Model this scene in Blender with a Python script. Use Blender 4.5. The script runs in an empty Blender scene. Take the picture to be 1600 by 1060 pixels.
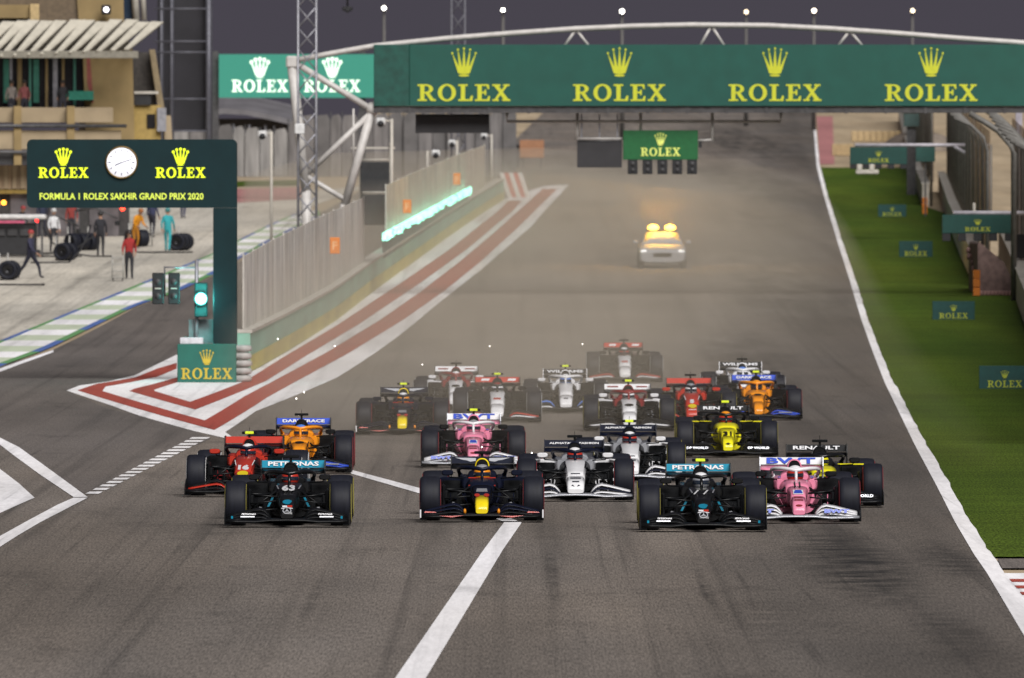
import bpy, bmesh, math, random
from mathutils import Vector, Matrix
random.seed(7)
D = bpy.data
S = bpy.context.scene
COL = S.collection
R = math.radians

# ------------------------------------------------------------------ camera, world, sun, exposure
F = 18000.0            # focal length in pixels of a 1600 px wide picture
HZ = 278.0             # row of the true horizon
CAMZ = 5.5
cam = D.objects.new('camera', D.cameras.new('camera'))
COL.objects.link(cam)
cam.location = (0, 0, CAMZ)
cam.rotation_euler = (R(90), 0, 0)
cam.data.sensor_width = 36
cam.data.lens = F / 1600 * 36
cam.data.shift_y = -(530 - HZ) / 1600
cam.data.clip_start = 5
cam.data.clip_end = 6000
cam.data.dof.use_dof = True
cam.data.dof.focus_distance = 186
cam.data.dof.aperture_fstop = 5.6
S.camera = cam

W = D.worlds.new('World')
S.world = W
W.use_nodes = True
wn = W.node_tree.nodes
wl = W.node_tree.links
bg = wn['Background']
tc = wn.new('ShaderNodeTexCoord')
sp = wn.new('ShaderNodeSeparateXYZ')
wl.new(tc.outputs['Generated'], sp.inputs[0])
rp = wn.new('ShaderNodeValToRGB')
rp.color_ramp.elements[0].position = 0.0
rp.color_ramp.elements[0].color = (0.070, 0.063, 0.080, 1)
rp.color_ramp.elements[1].position = 0.5
rp.color_ramp.elements[1].color = (0.040, 0.037, 0.052, 1)
wl.new(sp.outputs['Z'], rp.inputs[0])
wl.new(rp.outputs[0], bg.inputs[0])
bg.inputs[1].default_value = 0.95

sun = D.objects.new('sun', D.lights.new('sun', 'SUN'))
COL.objects.link(sun)
sun.data.energy = 4.6
sun.data.angle = R(38)
sun.data.color = (1.0, 0.972, 0.945)
SAZ, SEL = R(19), R(42)        # from behind the camera, to its right
sdir = Vector((math.sin(SAZ) * math.cos(SEL), -math.cos(SAZ) * math.cos(SEL), math.sin(SEL)))
sun.rotation_euler = sdir.to_track_quat('Z', 'Y').to_euler()

S.view_settings.view_transform = 'Standard'
S.view_settings.look = 'None'
S.view_settings.exposure = 0.0
S.view_settings.gamma = 1
S.view_settings.use_curve_mapping = False
S.render.engine = 'CYCLES'
S.cycles.use_denoising = True
S.cycles.max_bounces = 6
S.cycles.diffuse_bounces = 2
S.cycles.glossy_bounces = 2
S.cycles.transparent_max_bounces = 16
S.cycles.volume_bounces = 0
S.cycles.volume_step_rate = 0.5
S.cycles.sample_clamp_indirect = 4

# ------------------------------------------------------------------ ground profile and pixel -> place helpers
SLOPE = [(0, 0), (240, 0), (380, .0150), (480, .0145), (600, .0115), (1500, .0130), (1700, .0), (9000, 0)]
_tab = [0.0]
def _slope(d):
    for (a, sa), (b, sb) in zip(SLOPE, SLOPE[1:]):
        if d <= b:
            return sa + (sb - sa) * (d - a) / (b - a)
    return 0.0
for _i in range(0, 3000):
    _tab.append(_tab[-1] + _slope(_i + .5))
def rise(d):
    if d <= 0: return 0.0
    d = min(d, 2999.0)
    i = int(d)
    return _tab[i] + (_tab[i + 1] - _tab[i]) * (d - i)
def ydepth(py):
    """depth at which the ground is seen on row py"""
    k = (py - HZ) / F
    lo, hi = 60.0, 1680.0
    for _ in range(50):
        m = (lo + hi) / 2
        if CAMZ - k * m - rise(m) > 0: lo = m
        else: hi = m
    return (lo + hi) / 2
def G(px, py):
    d = ydepth(py)
    return Vector(((px - 800) / F * d, d, rise(d)))
def A(px, py, d):
    return Vector(((px - 800) / F * d, d, CAMZ - (py - HZ) / F * d))
def gx(px, d):
    """ground point at depth d below column px"""
    return Vector(((px - 800) / F * d, d, rise(d)))
def lerp(a, b, t): return a + (b - a) * t
def interp(pts, t):
    """pts sorted by first coordinate"""
    if t <= pts[0][0]: return pts[0][1]
    for (a, va), (b, vb) in zip(pts, pts[1:]):
        if t <= b: return va + (vb - va) * (t - a) / (b - a)
    return pts[-1][1]

# ------------------------------------------------------------------ materials
def lin(r, g, b, k=1.0):
    o = []
    for c in (r, g, b):
        c /= 255.0
        o.append((c / 12.92 if c <= .04045 else ((c + .055) / 1.055) ** 2.4) * k)
    return tuple(o)
_mats = {}
def mat(name, col, rough=.5, metal=0.0, coat=0.0, noise=.18, ns=6.0, bump=0.0, emit=None, es=0.0, stretch=(1, 1, 1), alpha=None, spec=.5):
    if name in _mats: return _mats[name]
    m = D.materials.new(name)
    m.use_nodes = True
    n, l = m.node_tree.nodes, m.node_tree.links
    p = n['Principled BSDF']
    p.inputs['Roughness'].default_value = rough
    p.inputs['Metallic'].default_value = metal
    p.inputs['Coat Weight'].default_value = coat
    p.inputs['Coat Roughness'].default_value = .08
    p.inputs['Specular IOR Level'].default_value = spec
    t = n.new('ShaderNodeTexCoord')
    mp = n.new('ShaderNodeMapping')
    mp.inputs['Scale'].default_value = stretch
    l.new(t.outputs['Object'], mp.inputs[0])
    nz = n.new('ShaderNodeTexNoise')
    nz.inputs['Scale'].default_value = ns
    nz.inputs['Detail'].default_value = 5
    l.new(mp.outputs[0], nz.inputs['Vector'])
    r = n.new('ShaderNodeValToRGB')
    r.color_ramp.elements[0].position = .3
    r.color_ramp.elements[1].position = .7
    a = [max(0, c * (1 - noise)) for c in col]
    b = [min(1, c * (1 + noise)) for c in col]
    r.color_ramp.elements[0].color = (*a, 1)
    r.color_ramp.elements[1].color = (*b, 1)
    l.new(nz.outputs['Fac'], r.inputs[0])
    l.new(r.outputs[0], p.inputs['Base Color'])
    if bump:
        bm_ = n.new('ShaderNodeBump')
        bm_.inputs['Strength'].default_value = bump
        bm_.inputs['Distance'].default_value = .02
        l.new(nz.outputs['Fac'], bm_.inputs['Height'])
        l.new(bm_.outputs[0], p.inputs['Normal'])
    if emit:
        p.inputs['Emission Color'].default_value = (*emit, 1)
        p.inputs['Emission Strength'].default_value = es
    if alpha is not None:
        p.inputs['Alpha'].default_value = alpha
    _mats[name] = m
    return m

def mesh_screen(name, col, alpha, thru=.5):
    # open woven mesh: part of the light passes through it
    m = mat(name, col, .8, noise=.3, ns=1.2, stretch=(1, 1, .3))
    n, l = m.node_tree.nodes, m.node_tree.links
    p = n['Principled BSDF']; out = n['Material Output']
    tr = n.new('ShaderNodeBsdfTranslucent'); l.new(p.inputs['Base Color'].links[0].from_socket, tr.inputs['Color'])
    m1 = n.new('ShaderNodeMixShader'); m1.inputs[0].default_value = thru
    l.new(p.outputs[0], m1.inputs[1]); l.new(tr.outputs[0], m1.inputs[2])
    tp = n.new('ShaderNodeBsdfTransparent')
    m2 = n.new('ShaderNodeMixShader'); m2.inputs[0].default_value = alpha
    l.new(tp.outputs[0], m2.inputs[1]); l.new(m1.outputs[0], m2.inputs[2])
    l.new(m2.outputs[0], out.inputs['Surface'])
    return m

def ground_mat(name, col, dark=.6, grain=.25, streak=.0, rough=.85, gs=(22, .7), warm=None, line=False, patch=.15, blobs=(), bands=0.0, rubber=0.0, spec=.5):
    m = D.materials.new(name)
    m.use_nodes = True
    n, l = m.node_tree.nodes, m.node_tree.links
    p = n['Principled BSDF']
    p.inputs['Roughness'].default_value = rough
    p.inputs['Specular IOR Level'].default_value = spec
    geo = n.new('ShaderNodeNewGeometry')
    def noise(sx, sy, detail=3, ro=.6, off=0):
        mp = n.new('ShaderNodeMapping')
        mp.inputs['Scale'].default_value = (sx, sy, 0.05)
        mp.inputs['Location'].default_value = (off, off * 1.7, 0)
        l.new(geo.outputs['Position'], mp.inputs[0])
        z = n.new('ShaderNodeTexNoise')
        z.inputs['Scale'].default_value = 1
        z.inputs['Detail'].default_value = detail
        z.inputs['Roughness'].default_value = ro
        l.new(mp.outputs[0], z.inputs['Vector'])
        return z.outputs['Fac']
    def mul(a, b):
        k = n.new('ShaderNodeMath'); k.operation = 'MULTIPLY'
        l.new(a, k.inputs[0])
        if isinstance(b, float): k.inputs[1].default_value = b
        else: l.new(b, k.inputs[1])
        return k.outputs[0]
    def rng(v, a, b, c, d):
        k = n.new('ShaderNodeMapRange')
        k.inputs[1].default_value = a; k.inputs[2].default_value = b
        k.inputs[3].default_value = c; k.inputs[4].default_value = d
        l.new(v, k.inputs[0])
        return k.outputs[0]
    f = rng(noise(gs[0], gs[1], 4, .75), .3, .7, 1 - grain, 1 + grain)
    f = mul(f, rng(noise(.35, .03, 4, .55, 7), .3, .7, 1 - patch, 1 + patch))
    f = mul(f, rng(noise(.12, .012, 3, .5, 31), .3, .7, 1 - patch, 1 + patch))
    if streak:
        f = mul(f, rng(noise(1.3, .012, 4, .6, 13), .54, .72, 1.0, 1 - streak))
        f = mul(f, rng(noise(.7, .16, 5, .6, 23), .58, .74, 1.0, 1 - streak))
        f = mul(f, rng(noise(5.0, .05, 2, .5, 41), .66, .76, 1.0, 1 - streak))
    if line:
        # rubbered-in racing line: a worn band a few metres from the right-hand white line
        sx = n.new('ShaderNodeSeparateXYZ')
        l.new(geo.outputs['Position'], sx.inputs[0])
        ym = n.new('ShaderNodeMath'); ym.operation = 'MULTIPLY_ADD'
        l.new(sx.outputs['Y'], ym.inputs[0]); ym.inputs[1].default_value = -.0225; ym.inputs[2].default_value = -2.95
        u = n.new('ShaderNodeMath'); u.operation = 'ADD'
        l.new(sx.outputs['X'], u.inputs[0]); l.new(ym.outputs[0], u.inputs[1])
        cr = n.new('ShaderNodeValToRGB')
        cr.color_ramp.interpolation = 'EASE'
        e = cr.color_ramp.elements
        e[0].position = 0; e[0].color = (1, 1, 1, 1)
        e[1].position = 1; e[1].color = (.62, .62, .62, 1)
        for pos, v in ((.50, 1.0), (.62, .80), (.70, .95), (.80, .74), (.90, .60), (.97, .55)):
            q = e.new(pos); q.color = (v, v, v, 1)
        l.new(rng(u.outputs[0], -16.0, 0.0, 0.0, 1.0), cr.inputs[0])
        jit = mul(cr.outputs[0], rng(noise(.8, .05, 4, .6, 3), .3, .7, .93, 1.07))
        f = mul(f, jit)
    if rubber:
        f = mul(f, rng(noise(2.6, .006, 3, .6, 83), .55, .75, 1.0, 1 - rubber))
        f = mul(f, rng(noise(9.0, .02, 2, .6, 97), .60, .74, 1.0, 1 - rubber * .7))
        f = mul(f, rng(noise(.06, .05, 4, .6, 11), .35, .65, .88, 1.12))
    if bands: f = mul(f, rng(noise(.03, .55, 2, .5, 71), .35, .65, 1 - bands, 1 + bands))
    if blobs:
        # rubber smears from spun wheels, and shade painted under the three leading cars
        sb = n.new('ShaderNodeSeparateXYZ'); l.new(geo.outputs['Position'], sb.inputs[0])
        for (bx, by, brx, bry, bst) in blobs:
            dx = rng(sb.outputs['X'], bx - brx, bx + brx, -1, 1); dy = rng(sb.outputs['Y'], by - bry, by + bry, -1, 1)
            q = n.new('ShaderNodeMath'); q.operation = 'ADD'
            l.new(mul(dx, dx), q.inputs[0]); l.new(mul(dy, dy), q.inputs[1])
            a_ = rng(q.outputs[0], 0.1, 1.0, bst, 0.0)
            a_ = mul(a_, rng(noise(1.1, .9 if bry < 30 else .12, 4, .65, bx), .36, .60, .0, 1.0))
            iv = n.new('ShaderNodeMath'); iv.operation = 'SUBTRACT'; iv.inputs[0].default_value = 1.0
            l.new(a_, iv.inputs[1]); f = mul(f, iv.outputs[0])
    mx = n.new('ShaderNodeMix'); mx.data_type = 'RGBA'
    mx.inputs[6].default_value = (*col, 1)
    mx.inputs[7].default_value = (*(warm or col), 1)
    l.new(rng(noise(.25, .02, 3, .5, 57), .35, .65, 0, 1), mx.inputs[0])
    vm = n.new('ShaderNodeVectorMath'); vm.operation = 'SCALE'
    l.new(mx.outputs[2], vm.inputs[0]); l.new(f, vm.inputs['Scale'])
    l.new(vm.outputs[0], p.inputs['Base Color'])
    bp = n.new('ShaderNodeBump')
    bp.inputs['Strength'].default_value = .15
    bp.inputs['Distance'].default_value = .01
    l.new(noise(60, 8, 3, .7, 5), bp.inputs['Height'])
    l.new(bp.outputs[0], p.inputs['Normal'])
    _mats[name] = m
    return m

ASPH = ground_mat('asphalt', (.150, .131, .116), grain=.70, streak=.36, gs=(42, 1.5), warm=(.156, .130, .108), line=True, patch=.18, rubber=.36,
    blobs=((4.9, 164, .95, 19, .92), (6.3, 166, .6, 10, .6), (5.3, 140, .5, 9, .45), (.55, 160, .12, 14, .5), (2.6, 153, .10, 14, .5), (-2.6, 150, .12, 10, .35), (3.2, 143, .6, 9, .3), (14.5, 690, 3.2, 130, .8), (9.6, 440, 2.6, 90, .75), (19, 1000, 4.5, 200, .8), (5.5, 470, 2.2, 60, .5), (11.5, 560, 2.5, 60, .7), (6.6, 330, 1.6, 50, .5), (-1.4, 184, 2.2, 2.0, .3), (-3.9, 182, 2.2, 2.0, .3), (2.6, 182, 2.6, 2.0, .3)))  # last three blobs are soft car shade put into the asphalt colour
PITA = ground_mat('pit_exit_asphalt', (.114, .100, .092), grain=.60, streak=.38, gs=(42, 1.5), warm=(.124, .106, .094), patch=.22, rubber=.35)
CONC = ground_mat('pit_concrete', (.46, .43, .375), grain=.18, streak=.34, gs=(9, .3), warm=(.51, .47, .40), patch=.16, rubber=.25)
SAND = ground_mat('sand', (.33, .255, .165), grain=.12, gs=(1.2, .05), warm=(.38, .30, .2), patch=.15)
GRASS = ground_mat(spec=.12, name='turf', col=(.042, .076, .008), grain=.95, gs=(30, 2.2), warm=(.062, .092, .010), rough=.95, patch=.20, bands=.10)
WHITE = ground_mat('white_road_paint', (.84, .83, .86), grain=.12, streak=.34, gs=(12, .8), warm=(.78, .76, .76), patch=.08, rubber=.22)
REDP = ground_mat('red_road_paint', (.36, .052, .032), grain=.16, streak=.22, warm=(.32, .055, .036), patch=.08)
PINKP = ground_mat('pink_road_paint', (.36, .15, .15), grain=.2, streak=.2, patch=.1)
BLUEP = ground_mat('blue_road_paint', (.07, .13, .36), grain=.1, streak=.25, patch=.1)
GREENP = ground_mat('green_road_paint', (.11, .27, .10), grain=.1, streak=.25, patch=.1)
PALEP = ground_mat('pale_green_road_paint', (.50, .56, .42), grain=.1, streak=.25, patch=.1)

# ------------------------------------------------------------------ mesh builder
class MB:
    def __init__(s):
        s.v, s.f, s.m, s.sm = [], [], [], []
    def add(s, vs, fs, mi=0, smooth=False):
        o = len(s.v)
        s.v += [tuple(v) for v in vs]
        for f in fs:
            s.f.append(tuple(i + o for i in f)); s.m.append(mi); s.sm.append(smooth)
        return s
    def box(s, c, size, mi=0, rot=None, b=0.0):
        bm = bmesh.new()
        bmesh.ops.create_cube(bm, size=1)
        for v in bm.verts: v.co = Vector((v.co.x * size[0], v.co.y * size[1], v.co.z * size[2]))
        if b: bmesh.ops.bevel(bm, geom=bm.edges[:], offset=b, segments=1, affect='EDGES', profile=.5)
        M = Matrix.Translation(Vector(c))
        if rot is not None: M = M @ rot.to_4x4()
        bm.transform(M)
        bm.verts.index_update()
        s.add([v.co for v in bm.verts], [[v.index for v in f.verts] for f in bm.faces], mi)
        bm.free()
        return s
    def tube(s, pts, r, n=8, mi=0, closed=False, flat=1.0):
        pts = [Vector(p) for p in pts]
        rs = r if isinstance(r, (list, tuple)) else [r] * len(pts)
        vs, fs = [], []
        up = Vector((0, 0, 1))
        for i, p in enumerate(pts):
            if closed: t = pts[(i + 1) % len(pts)] - pts[i - 1]
            else: t = pts[min(i + 1, len(pts) - 1)] - pts[max(i - 1, 0)]
            t.normalize()
            u = up if abs(t.z) < .95 else Vector((0, 1, 0))
            a = t.cross(u).normalized(); b = a.cross(t).normalized()
            for k in range(n):
                w = 2 * math.pi * k / n
                vs.append(p + a * math.cos(w) * rs[i] + b * math.sin(w) * rs[i] * flat)
        m = len(pts)
        for i in range(m if closed else m - 1):
            j = (i + 1) % m
            for k in range(n):
                k2 = (k + 1) % n
                fs.append((i * n + k, i * n + k2, j * n + k2, j * n + k))
        s.add(vs, fs, mi, True)
        if not closed:
            o = len(s.v) - len(vs)
            s.f.append(tuple(o + k for k in range(n))[::-1]); s.m.append(mi); s.sm.append(False)
            s.f.append(tuple(o + (m - 1) * n + k for k in range(n))); s.m.append(mi); s.sm.append(False)
        return s
    def loft(s, rings, mi=0, cap0=True, cap1=True, smooth=True, capmi=None):
        n = len(rings[0]); o = len(s.v)
        vs = [p for r in rings for p in r]
        fs = []
        for i in range(len(rings) - 1):
            for k in range(n):
                k2 = (k + 1) % n
                fs.append((i * n + k, i * n + k2, (i + 1) * n + k2, (i + 1) * n + k))
        s.add(vs, fs, mi, smooth)
        cm = mi if capmi is None else capmi
        if cap0: s.f.append(tuple(o + k for k in range(n))[::-1]); s.m.append(cm); s.sm.append(False)
        if cap1: s.f.append(tuple(o + (len(rings) - 1) * n + k for k in range(n))); s.m.append(cm); s.sm.append(False)
        return s
    def lathe(s, prof, c=(0, 0, 0), axis='X', n=28, mi=0, smooth=True, closed=True):
        """prof: (offset along the axis, radius)"""
        rings = []
        for k in range(n):
            w = 2 * math.pi * k / n
            ring = []
            for (x, r) in prof:
                if axis == 'X': p = (x, r * math.cos(w), r * math.sin(w))
                elif axis == 'Y': p = (r * math.cos(w), x, r * math.sin(w))
                else: p = (r * math.cos(w), r * math.sin(w), x)
                ring.append(Vector(p) + Vector(c))
            rings.append(ring)
        m = len(prof); vs = [p for r in rings for p in r]; fs = []
        for k in range(n):
            k2 = (k + 1) % n
            for i in range(m if closed else m - 1):
                j = (i + 1) % m
                fs.append((k * m + i, k * m + j, k2 * m + j, k2 * m + i))
        return s.add(vs, fs, mi, smooth)
    def sphere(s, c, r, mi=0, n=14, h=9):
        r = r if isinstance(r, (tuple, list)) else (r, r, r)
        vs, fs = [], []
        for i in range(h + 1):
            th = math.pi * i / h
            for k in range(n):
                w = 2 * math.pi * k / n
                vs.append((c[0] + r[0] * math.sin(th) * math.cos(w), c[1] + r[1] * math.sin(th) * math.sin(w), c[2] + r[2] * math.cos(th)))
        for i in range(h):
            for k in range(n):
                k2 = (k + 1) % n
                fs.append((i * n + k, (i + 1) * n + k, (i + 1) * n + k2, i * n + k2))
        return s.add(vs, fs, mi, True)
    def prism(s, poly, o, u, v, t, mi=0):
        """2-D outline (x,y) put at o + x*u + y*v and given thickness t behind it (away from u x v)"""
        o, u, v = Vector(o), Vector(u), Vector(v)
        w = u.cross(v).normalized()
        n = len(poly)
        fr = [o + u * x + v * y for x, y in poly]
        bk = [p - w * t for p in fr]
        s.add(fr + bk, [tuple(range(n)), tuple(range(2 * n - 1, n - 1, -1))] + [(i, n + i, n + (i + 1) % n, (i + 1) % n) for i in range(n)], mi)
        return s
    def mesh(s, name, mats):
        me = D.meshes.new(name)
        bm = bmesh.new()
        vs = [bm.verts.new(v) for v in s.v]
        for f, mi, sm in zip(s.f, s.m, s.sm):
            try: fc = bm.faces.new([vs[i] for i in f])
            except ValueError: continue
            fc.material_index = mi; fc.smooth = sm
        bm.normal_update()
        big = [f for f in bm.faces if len(f.verts) > 4]
        if big: bmesh.ops.triangulate(bm, faces=big, ngon_method='EAR_CLIP')
        bmesh.ops.recalc_face_normals(bm, faces=bm.faces[:])
        bm.to_mesh(me); bm.free()
        for m in (mats if isinstance(mats, (list, tuple)) else [mats]): me.materials.append(m)
        return me

def link(name, data, parent=None, loc=None, rot=None):
    o = D.objects.new(name, data)
    COL.objects.link(o)
    if parent is not None: o.parent = parent
    if loc is not None: o.location = loc
    if rot is not None: o.rotation_euler = rot
    return o
def part(name, mb, mats, parent=None, loc=None, rot=None, label=None):
    o = link(name, mb.mesh(name, mats) if isinstance(mb, MB) else mb, parent, loc, rot)
    if label: o['label'] = label
    return o
def tag(o, label, cat, group=None):
    o['label'] = label; o['category'] = cat
    if group: o['group'] = group
    return o
def thing(name, label, cat, loc=(0, 0, 0), rz=0.0, group=None):
    o = link(name, None, None, loc, (0, 0, rz))
    o.empty_display_size = .3
    return tag(o, label, cat, group)
def structure(name, mb, mats):
    o = part(name, mb, mats)
    o['kind'] = 'structure'
    return o

# ------------------------------------------------------------------ ground sheets
def sheet(name, polys, m, lift, bank=None):
    """polys: outlines in picture pixels that lie on the ground; cut every 4 m so that the sheet follows the slope"""
    bm = bmesh.new()
    for poly in polys:
        vs = []
        for px, py in poly:
            d = ydepth(py)
            vs.append(bm.verts.new(((px - 800) / F * d, d, 0)))
        f = bm.faces.new(vs)
        f.normal_update()
        bmesh.ops.triangulate(bm, faces=[f], ngon_method='EAR_CLIP')
    ys = [v.co.y for v in bm.verts]
    y = math.ceil(min(ys) / 4) * 4
    while y < max(ys):
        if 236 < y < 640 or y % 20 == 0:
            bmesh.ops.bisect_plane(bm, geom=bm.verts[:] + bm.edges[:] + bm.faces[:], plane_co=(0, y, 0), plane_no=(0, 1, 0))
        y += 4
    for v in bm.verts: v.co.z = rise(v.co.y) + lift
    bmesh.ops.recalc_face_normals(bm, faces=bm.faces[:])
    for f in bm.faces:
        if f.normal.z < 0: f.normal_flip()
    me = D.meshes.new(name)
    bm.to_mesh(me); bm.free()
    me.materials.append(m)
    o = link(name, me)
    o['kind'] = 'structure'
    return o

# sand plain under everything (world sized, follows the slope of the straight)
mb = MB()
ys = [-200, 0, 100, 200] + list(range(236, 644, 4)) + list(range(660, 781, 20))
vs, fs = [], []
for y in ys:
    for x in (-700, -60, 60, 700): vs.append((x, y, rise(y) - .02))
for i in range(len(ys) - 1):
    for k in range(3): fs.append((i * 4 + k, i * 4 + k + 1, i * 4 + 5 + k, i * 4 + 4 + k))
mb.add(vs, fs)
ys2 = list(range(780, 1721, 20)) + [2200, 2900]
vs, fs = [], []
for y in ys2:
    for k in range(8):
        x = [-.012 * y, 0, 15, 30, 60, 120, 300, 900][k]
        vs.append((x, y, rise(y) - .02))
for i in range(len(ys2) - 1):
    for k in range(7): fs.append((i * 8 + k, i * 8 + k + 1, i * 8 + 9 + k, i * 8 + 8 + k))
mb.add(vs, fs)
# flat land to the left, beyond the pits
mb.add([(-.012 * 780, 780, rise(780) - .03), (-700, 780, rise(780) - .03), (-900, 3000, rise(780) - .03), (-.012 * 3000, 3000, rise(780) - .03)], [(0, 3, 2, 1)])
structure('terrain', mb, SAND)

LINE = [(165, 1271), (187, 1272), (260, 1278.5), (305, 1290), (377, 1312), (441, 1333), (500, 1351), (549, 1369), (599, 1389), (635, 1407), (695, 1437), (760, 1473), (817, 1503), (868, 1534), (896, 1554), (989, 1611), (1085, 1668)]
def line_x(py): return interp(LINE, py)
RED1 = [(315, 806), (330, 790), (391, 715), (444, 640), (510, 541), (557, 462), (599, 392), (640, 301)]
rows = [165, 187, 220, 260, 305, 340, 377, 410, 441, 470, 500, 525, 549, 575, 599, 620, 635, 665, 695, 725, 760, 790, 817, 845, 868, 896, 940, 989, 1085]
# the racing surface and the pit exit
road = [(line_x(y), y) for y in rows] + [(-700, 1085), (-700, 640), (-500, 600), (-60, 582), (0, 573), (81, 548), (211, 481), (281, 456), (332, 432), (420, 385), (480, 345), (560, 300), (640, 258), (780, 240), (860, 165)]
sheet('road', [road], ASPH, .004)
sheet('pit_exit_road', [[(-600, 640), (-400, 598), (-60, 582), (0, 573), (81, 548), (211, 481), (281, 456), (332, 432), (376, 420), (376, 592), (300, 600), (241, 600), (104, 611), (170, 640), (217, 650), (302, 674), (330, 686), (131, 772), (0, 688), (-300, 590 + 40)]], PITA, .008)
# pit lane apron of light concrete
sheet('pit_lane', [[(-500, 560), (0, 533), (235, 437), (329, 398), (420, 352), (500, 318), (580, 290), (470, 300), (330, 303), (-400, 310)]], CONC, .006)
sheet('painted_runoff', [[(360, 318), (470, 312), (470, 293), (360, 296)]], PINKP, .012)
sheet('grass_bank', [[(360, 292), (465, 290), (465, 282), (360, 284)]], GRASS, .012)

# white boundary line on the right, 0.2 m wide and a little wavering
pl, pr = [], []
for py in range(168, 1085, 6):
    d = ydepth(py); x = line_x(py)
    w = .11 * F / d
    jit = random.uniform(-.02, .02) * F / d
    pl.append((x - w, py)); pr.append((x + w + jit + (.03 * F / d if py > 600 else 0), py))
for i in range(0, 1):
    sheet('white_line', [[pl[k], pl[k + 1], pr[k + 1], pr[k]] for k in range(len(pl) - 1)], WHITE, .012)

# white V of the pit exit line under the leading cars, corner markings on the left
sheet('grid_line', [[(801, 812), (815, 818), (786, 860), (657, 1075), (608, 1075), (756, 860), (788, 817)]], WHITE, .012)
sheet('thin_line', [[(548, 735), (660, 765), (760, 797), (801, 812), (788, 817), (740, 797), (655, 772), (548, 741)]], WHITE, .012)
sheet('corner_line', [[(-60, 650), (0, 685), (30, 700), (70, 729), (137, 778), (115, 778), (60, 741), (22, 713), (0, 696), (-60, 660)],
                      [(115, 779), (137, 779), (62, 818), (28, 838), (0, 856), (-60, 890), (-60, 868), (0, 839), (45, 814), (90, 790)]], WHITE, .013)
sheet('white_island', [[(-120, 690), (0, 734), (30, 757), (54, 779), (40, 785), (0, 803), (-120, 850)]], WHITE, .013)
dash = []
for i in range(18):
    t = (i + .15) / 18; t2 = (i + .72) / 18
    t, t2 = t ** .93, t2 ** .93
    y0, y1 = lerp(774, 683, t), lerp(774, 683, t2)
    xa0, xa1 = lerp(131, 303, t), lerp(131, 303, t2)
    w0, w1 = lerp(21, 28, t), lerp(21, 28, t2)
    dash.append([(xa0, y0), (xa0 + w0, y0), (xa1 + w1, y1), (xa1, y1)])
sheet('dashed_line', dash, WHITE, .014)

# red and white chevron at the end of the pit wall
OUT = [(289, 889), (357, 828), (421, 753), (481, 677), (527, 621), (591, 526), (643, 400), (676, 352)]
WBASE = [(312, 787), (360, 715), (414, 640), (500, 526), (583, 391)]
R1 = [(313, 806), (330, 790), (391, 715), (444, 640), (510, 541), (557, 462), (596, 400)]
R2 = [(294, 862), (297, 858), (361, 790), (410, 734), (455, 677), (500, 613), (553, 526), (621, 400)]
def hw(tab, py, half): return interp(tab, py), half * F / ydepth(py)
wh = [(889, 289), (828, 357), (753, 421), (677, 481), (621, 527), (526, 591), (400, 643), (352, 676), (372, 690), (302, 674), (217, 650), (170, 633), (104, 611), (125, 603), (169, 597), (211, 587), (241, 572), (276, 555), (330, 560), (391, 583), (526, 500), (640, 414), (715, 360), (787, 312), (850, 291)]
sheet('chevron_base', [wh], WHITE, .010)
def band(tab, half, y0, y1, step=6):
    ps = []
    h0 = half
    y = y0
    while y < y1 - .01:
        y2 = min(y + step, y1)
        half = h0 * interp([(440, 1.0), (600, .74)], y); a, wa = hw(tab, y, half)
        b, wb = hw(tab, y2, h0 * interp([(440, 1.0), (600, .74)], y2))
        ps.append([(a - wa, y), (a + wa, y), (b + wb, y2), (b - wb, y2)])
        y = y2
    return ps
reds = band(R1, .36, 314, 596) + band(R2, .41, 296, 621)
a, wa = hw(R2, 621, .30)
reds += [[(a - wa, 621), (a + wa, 621), (335, 673), (320, 658)],
         [(121, 611), (160, 612), (320, 658), (335, 673)],
         [(121, 611), (150, 601), (211, 591), (245, 577), (276, 568), (276, 577), (245, 590), (200, 599), (165, 605), (160, 612)]]
a, wa = hw(R1, 596, .27)
reds += [[(a - wa, 596), (a + wa, 596), (305, 641), (297, 629)],
         [(202, 612), (241.5, 612), (297, 629), (305, 641)],
         [(202, 612), (211, 608), (240, 601), (276, 591), (296, 592), (262, 603), (241, 610), (241.5, 612)]]
sheet('red_stripes', reds, REDP, .015)

# blue, green and white pit lane edge
UP = [(-180, 605), (0, 533), (235, 437), (329, 398), (420, 352), (500, 318)]
LO = [(-180, 660), (0, 573), (75, 546), (211, 479), (281, 455), (329, 432), (420, 378), (500, 338)]
kw, kp, kb, kg = [], [], [], []
UPy = sorted((y, x) for x, y in UP); LOy = sorted((y, x) for x, y in LO)
y = 330.0; i = 0
while y < 600:
    st = 4.0 + (y - 330) * .023
    y2 = y + st
    xa, xb = interp(UPy, y), interp(LOy, y)
    xc, xd = interp(UPy, y2), interp(LOy, y2)
    q = [(lerp(xa, xb, .10), y), (lerp(xa, xb, .86), y), (lerp(xc, xd, .86), y2), (lerp(xc, xd, .10), y2)]
    (kw, kp)[i % 2].append(q)
    c = (kb, kg)[(i // 2) % 2]
    c2 = (kg, kb)[(i // 2) % 2]
    c.append([(xa, y), (lerp(xa, xb, .10), y), (lerp(xc, xd, .10), y2), (xc, y2)])
    c2.append([(lerp(xa, xb, .86), y), (xb, y), (xd, y2), (lerp(xc, xd, .86), y2)])
    y = y2; i += 1
sheet('white_edge_blocks', kw, WHITE, .014); sheet('pale_edge_blocks', kp, PALEP, .014)
sheet('blue_edge_line', kb, BLUEP, .014); sheet('green_edge_line', kg, GREENP, .014)
sheet('pit_exit_line', [[(-60, 592), (0, 577), (30, 566), (83, 548), (84, 551), (32, 570), (0, 582), (-60, 598)]], WHITE, .016)

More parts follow.
